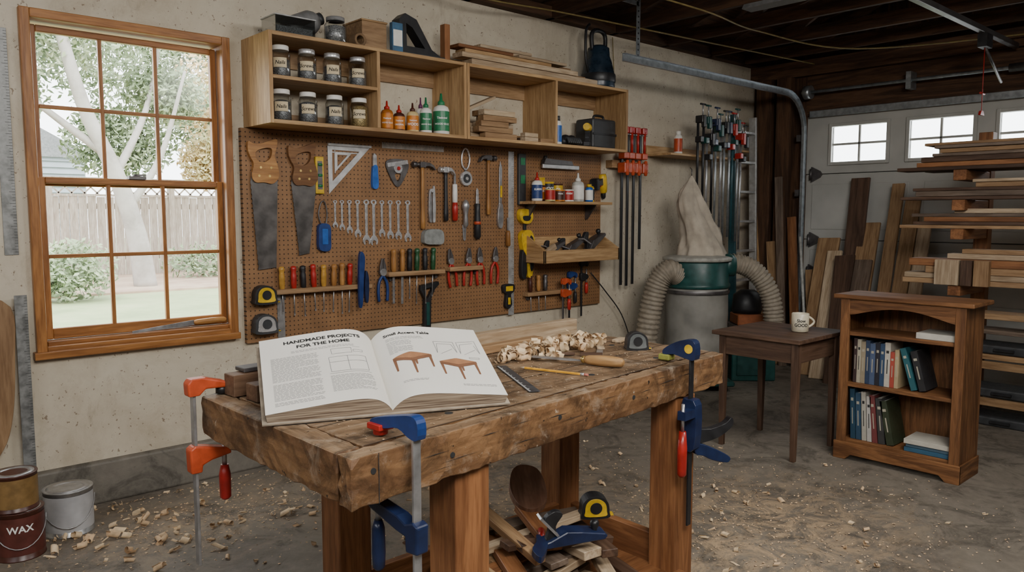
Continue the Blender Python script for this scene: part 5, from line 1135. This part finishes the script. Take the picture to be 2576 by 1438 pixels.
B().cyl((.082,0,.66),(.082,0,.757),.007,STEEL,n=12).obj('screw',t); B().lathe([(.009,.565),(.016,.573),(.017,.64),(.011,.67)],RED,14,Matrix.Translation((.082,0,0))).obj('handle',t)

# ------------------------------------------------------------------ items by the plaster wall
TST=PM('tarnished_steel',(.24,.245,.24),.45,.5,.4)
rule('steel_ruler','long steel ruler hanging on the plaster wall',(.675,4.098,1.72),1.0,.055,True,TST)
rule('framing_square','tarnished steel square leaning on the wall',(.69,4.05,.625),.83,.05,True,TST,cat='square')
t=thing('plywood_offcut','curved plywood piece leaning against the wall','plywood',(.62,4.053,.30)); B().prism(smooth([(-.12,.68),(.03,.69),(.035,.45),(.015,.2),(-.03,.05),(-.12,.0)],4),-.012,0,pinew('z')).obj('panel',t,bev=.002)
can(.785,3.80,0,.1,.2,PM('tin',(.45,.45,.45),.35,.7),PM('faded_white_label',(.46,.46,.47),.6,0,.25,8),'open white labelled paint can on the floor',(),tcol=INK,name='paint_can',face=12,handle=True)
can(.575,3.665,0,.092,.2,BROWN,PM('dark_red_label',(.10,.025,.018),.45),'dark brown wax finish can on the floor',('WAX',),name='paint_can',face=8,handle=True)
can(.565,3.665,.202,.085,.15,BROWN,PM('gold_label',(.22,.13,.045),.45),'smaller wax can stacked on another can',(),name='paint_can',face=8)
t=thing('japanese_saw','thin steel saw with wooden handle on the window sill','saw',(1.16,4.075,.815),(0,-.02,0))
B().prism([(0,0),(.0,.012),(.30,.035),(.32,.02),(.30,.008)],-.002,0,STEEL,ax='y').obj('blade',t); B().lathe([(.010,.30),(.014,.32),(.016,.40),(.013,.46),(.006,.47)],hnd('x'),14,RM('Y',90,(0,0,.022))).obj('handle',t)

# ------------------------------------------------------------------ lights
w=bpy.data.worlds.new('World'); bpy.context.scene.world=w; w.use_nodes=True; bg=w.node_tree.nodes['Background']; bg.inputs[0].default_value=(.93,.96,1,1); bg.inputs[1].default_value=8.0
def area(name,loc,target,sx,sy,power,c=(1,1,1)):
    l=bpy.data.lights.new(name,'AREA'); l.shape='RECTANGLE'; l.size=sx; l.size_y=sy; l.energy=power; l.color=c
    o=bpy.data.objects.new(name,l); col.objects.link(o); o.location=loc; o.rotation_euler=(Vector(target)-Vector(loc)).to_track_quat('-Z','Y').to_euler(); return o
sun=bpy.data.lights.new('sun','SUN'); sun.energy=4; sun.angle=.3; so=bpy.data.objects.new('sun',sun); col.objects.link(so); so.rotation_euler=(math.radians(38),0,math.radians(-25))
area('fill_light',(.6,-.4,2.7),(1.9,2.6,.7),1.6,.8,98,(1,.97,.92))  # added out-of-view fill aimed at the bench, no fixture behind it
area('fill_light',(3.2,.4,2.7),(3.4,2.6,.6),1.2,.6,46,(1,.97,.92))  # weaker added fill for the right half, also without a real lamp
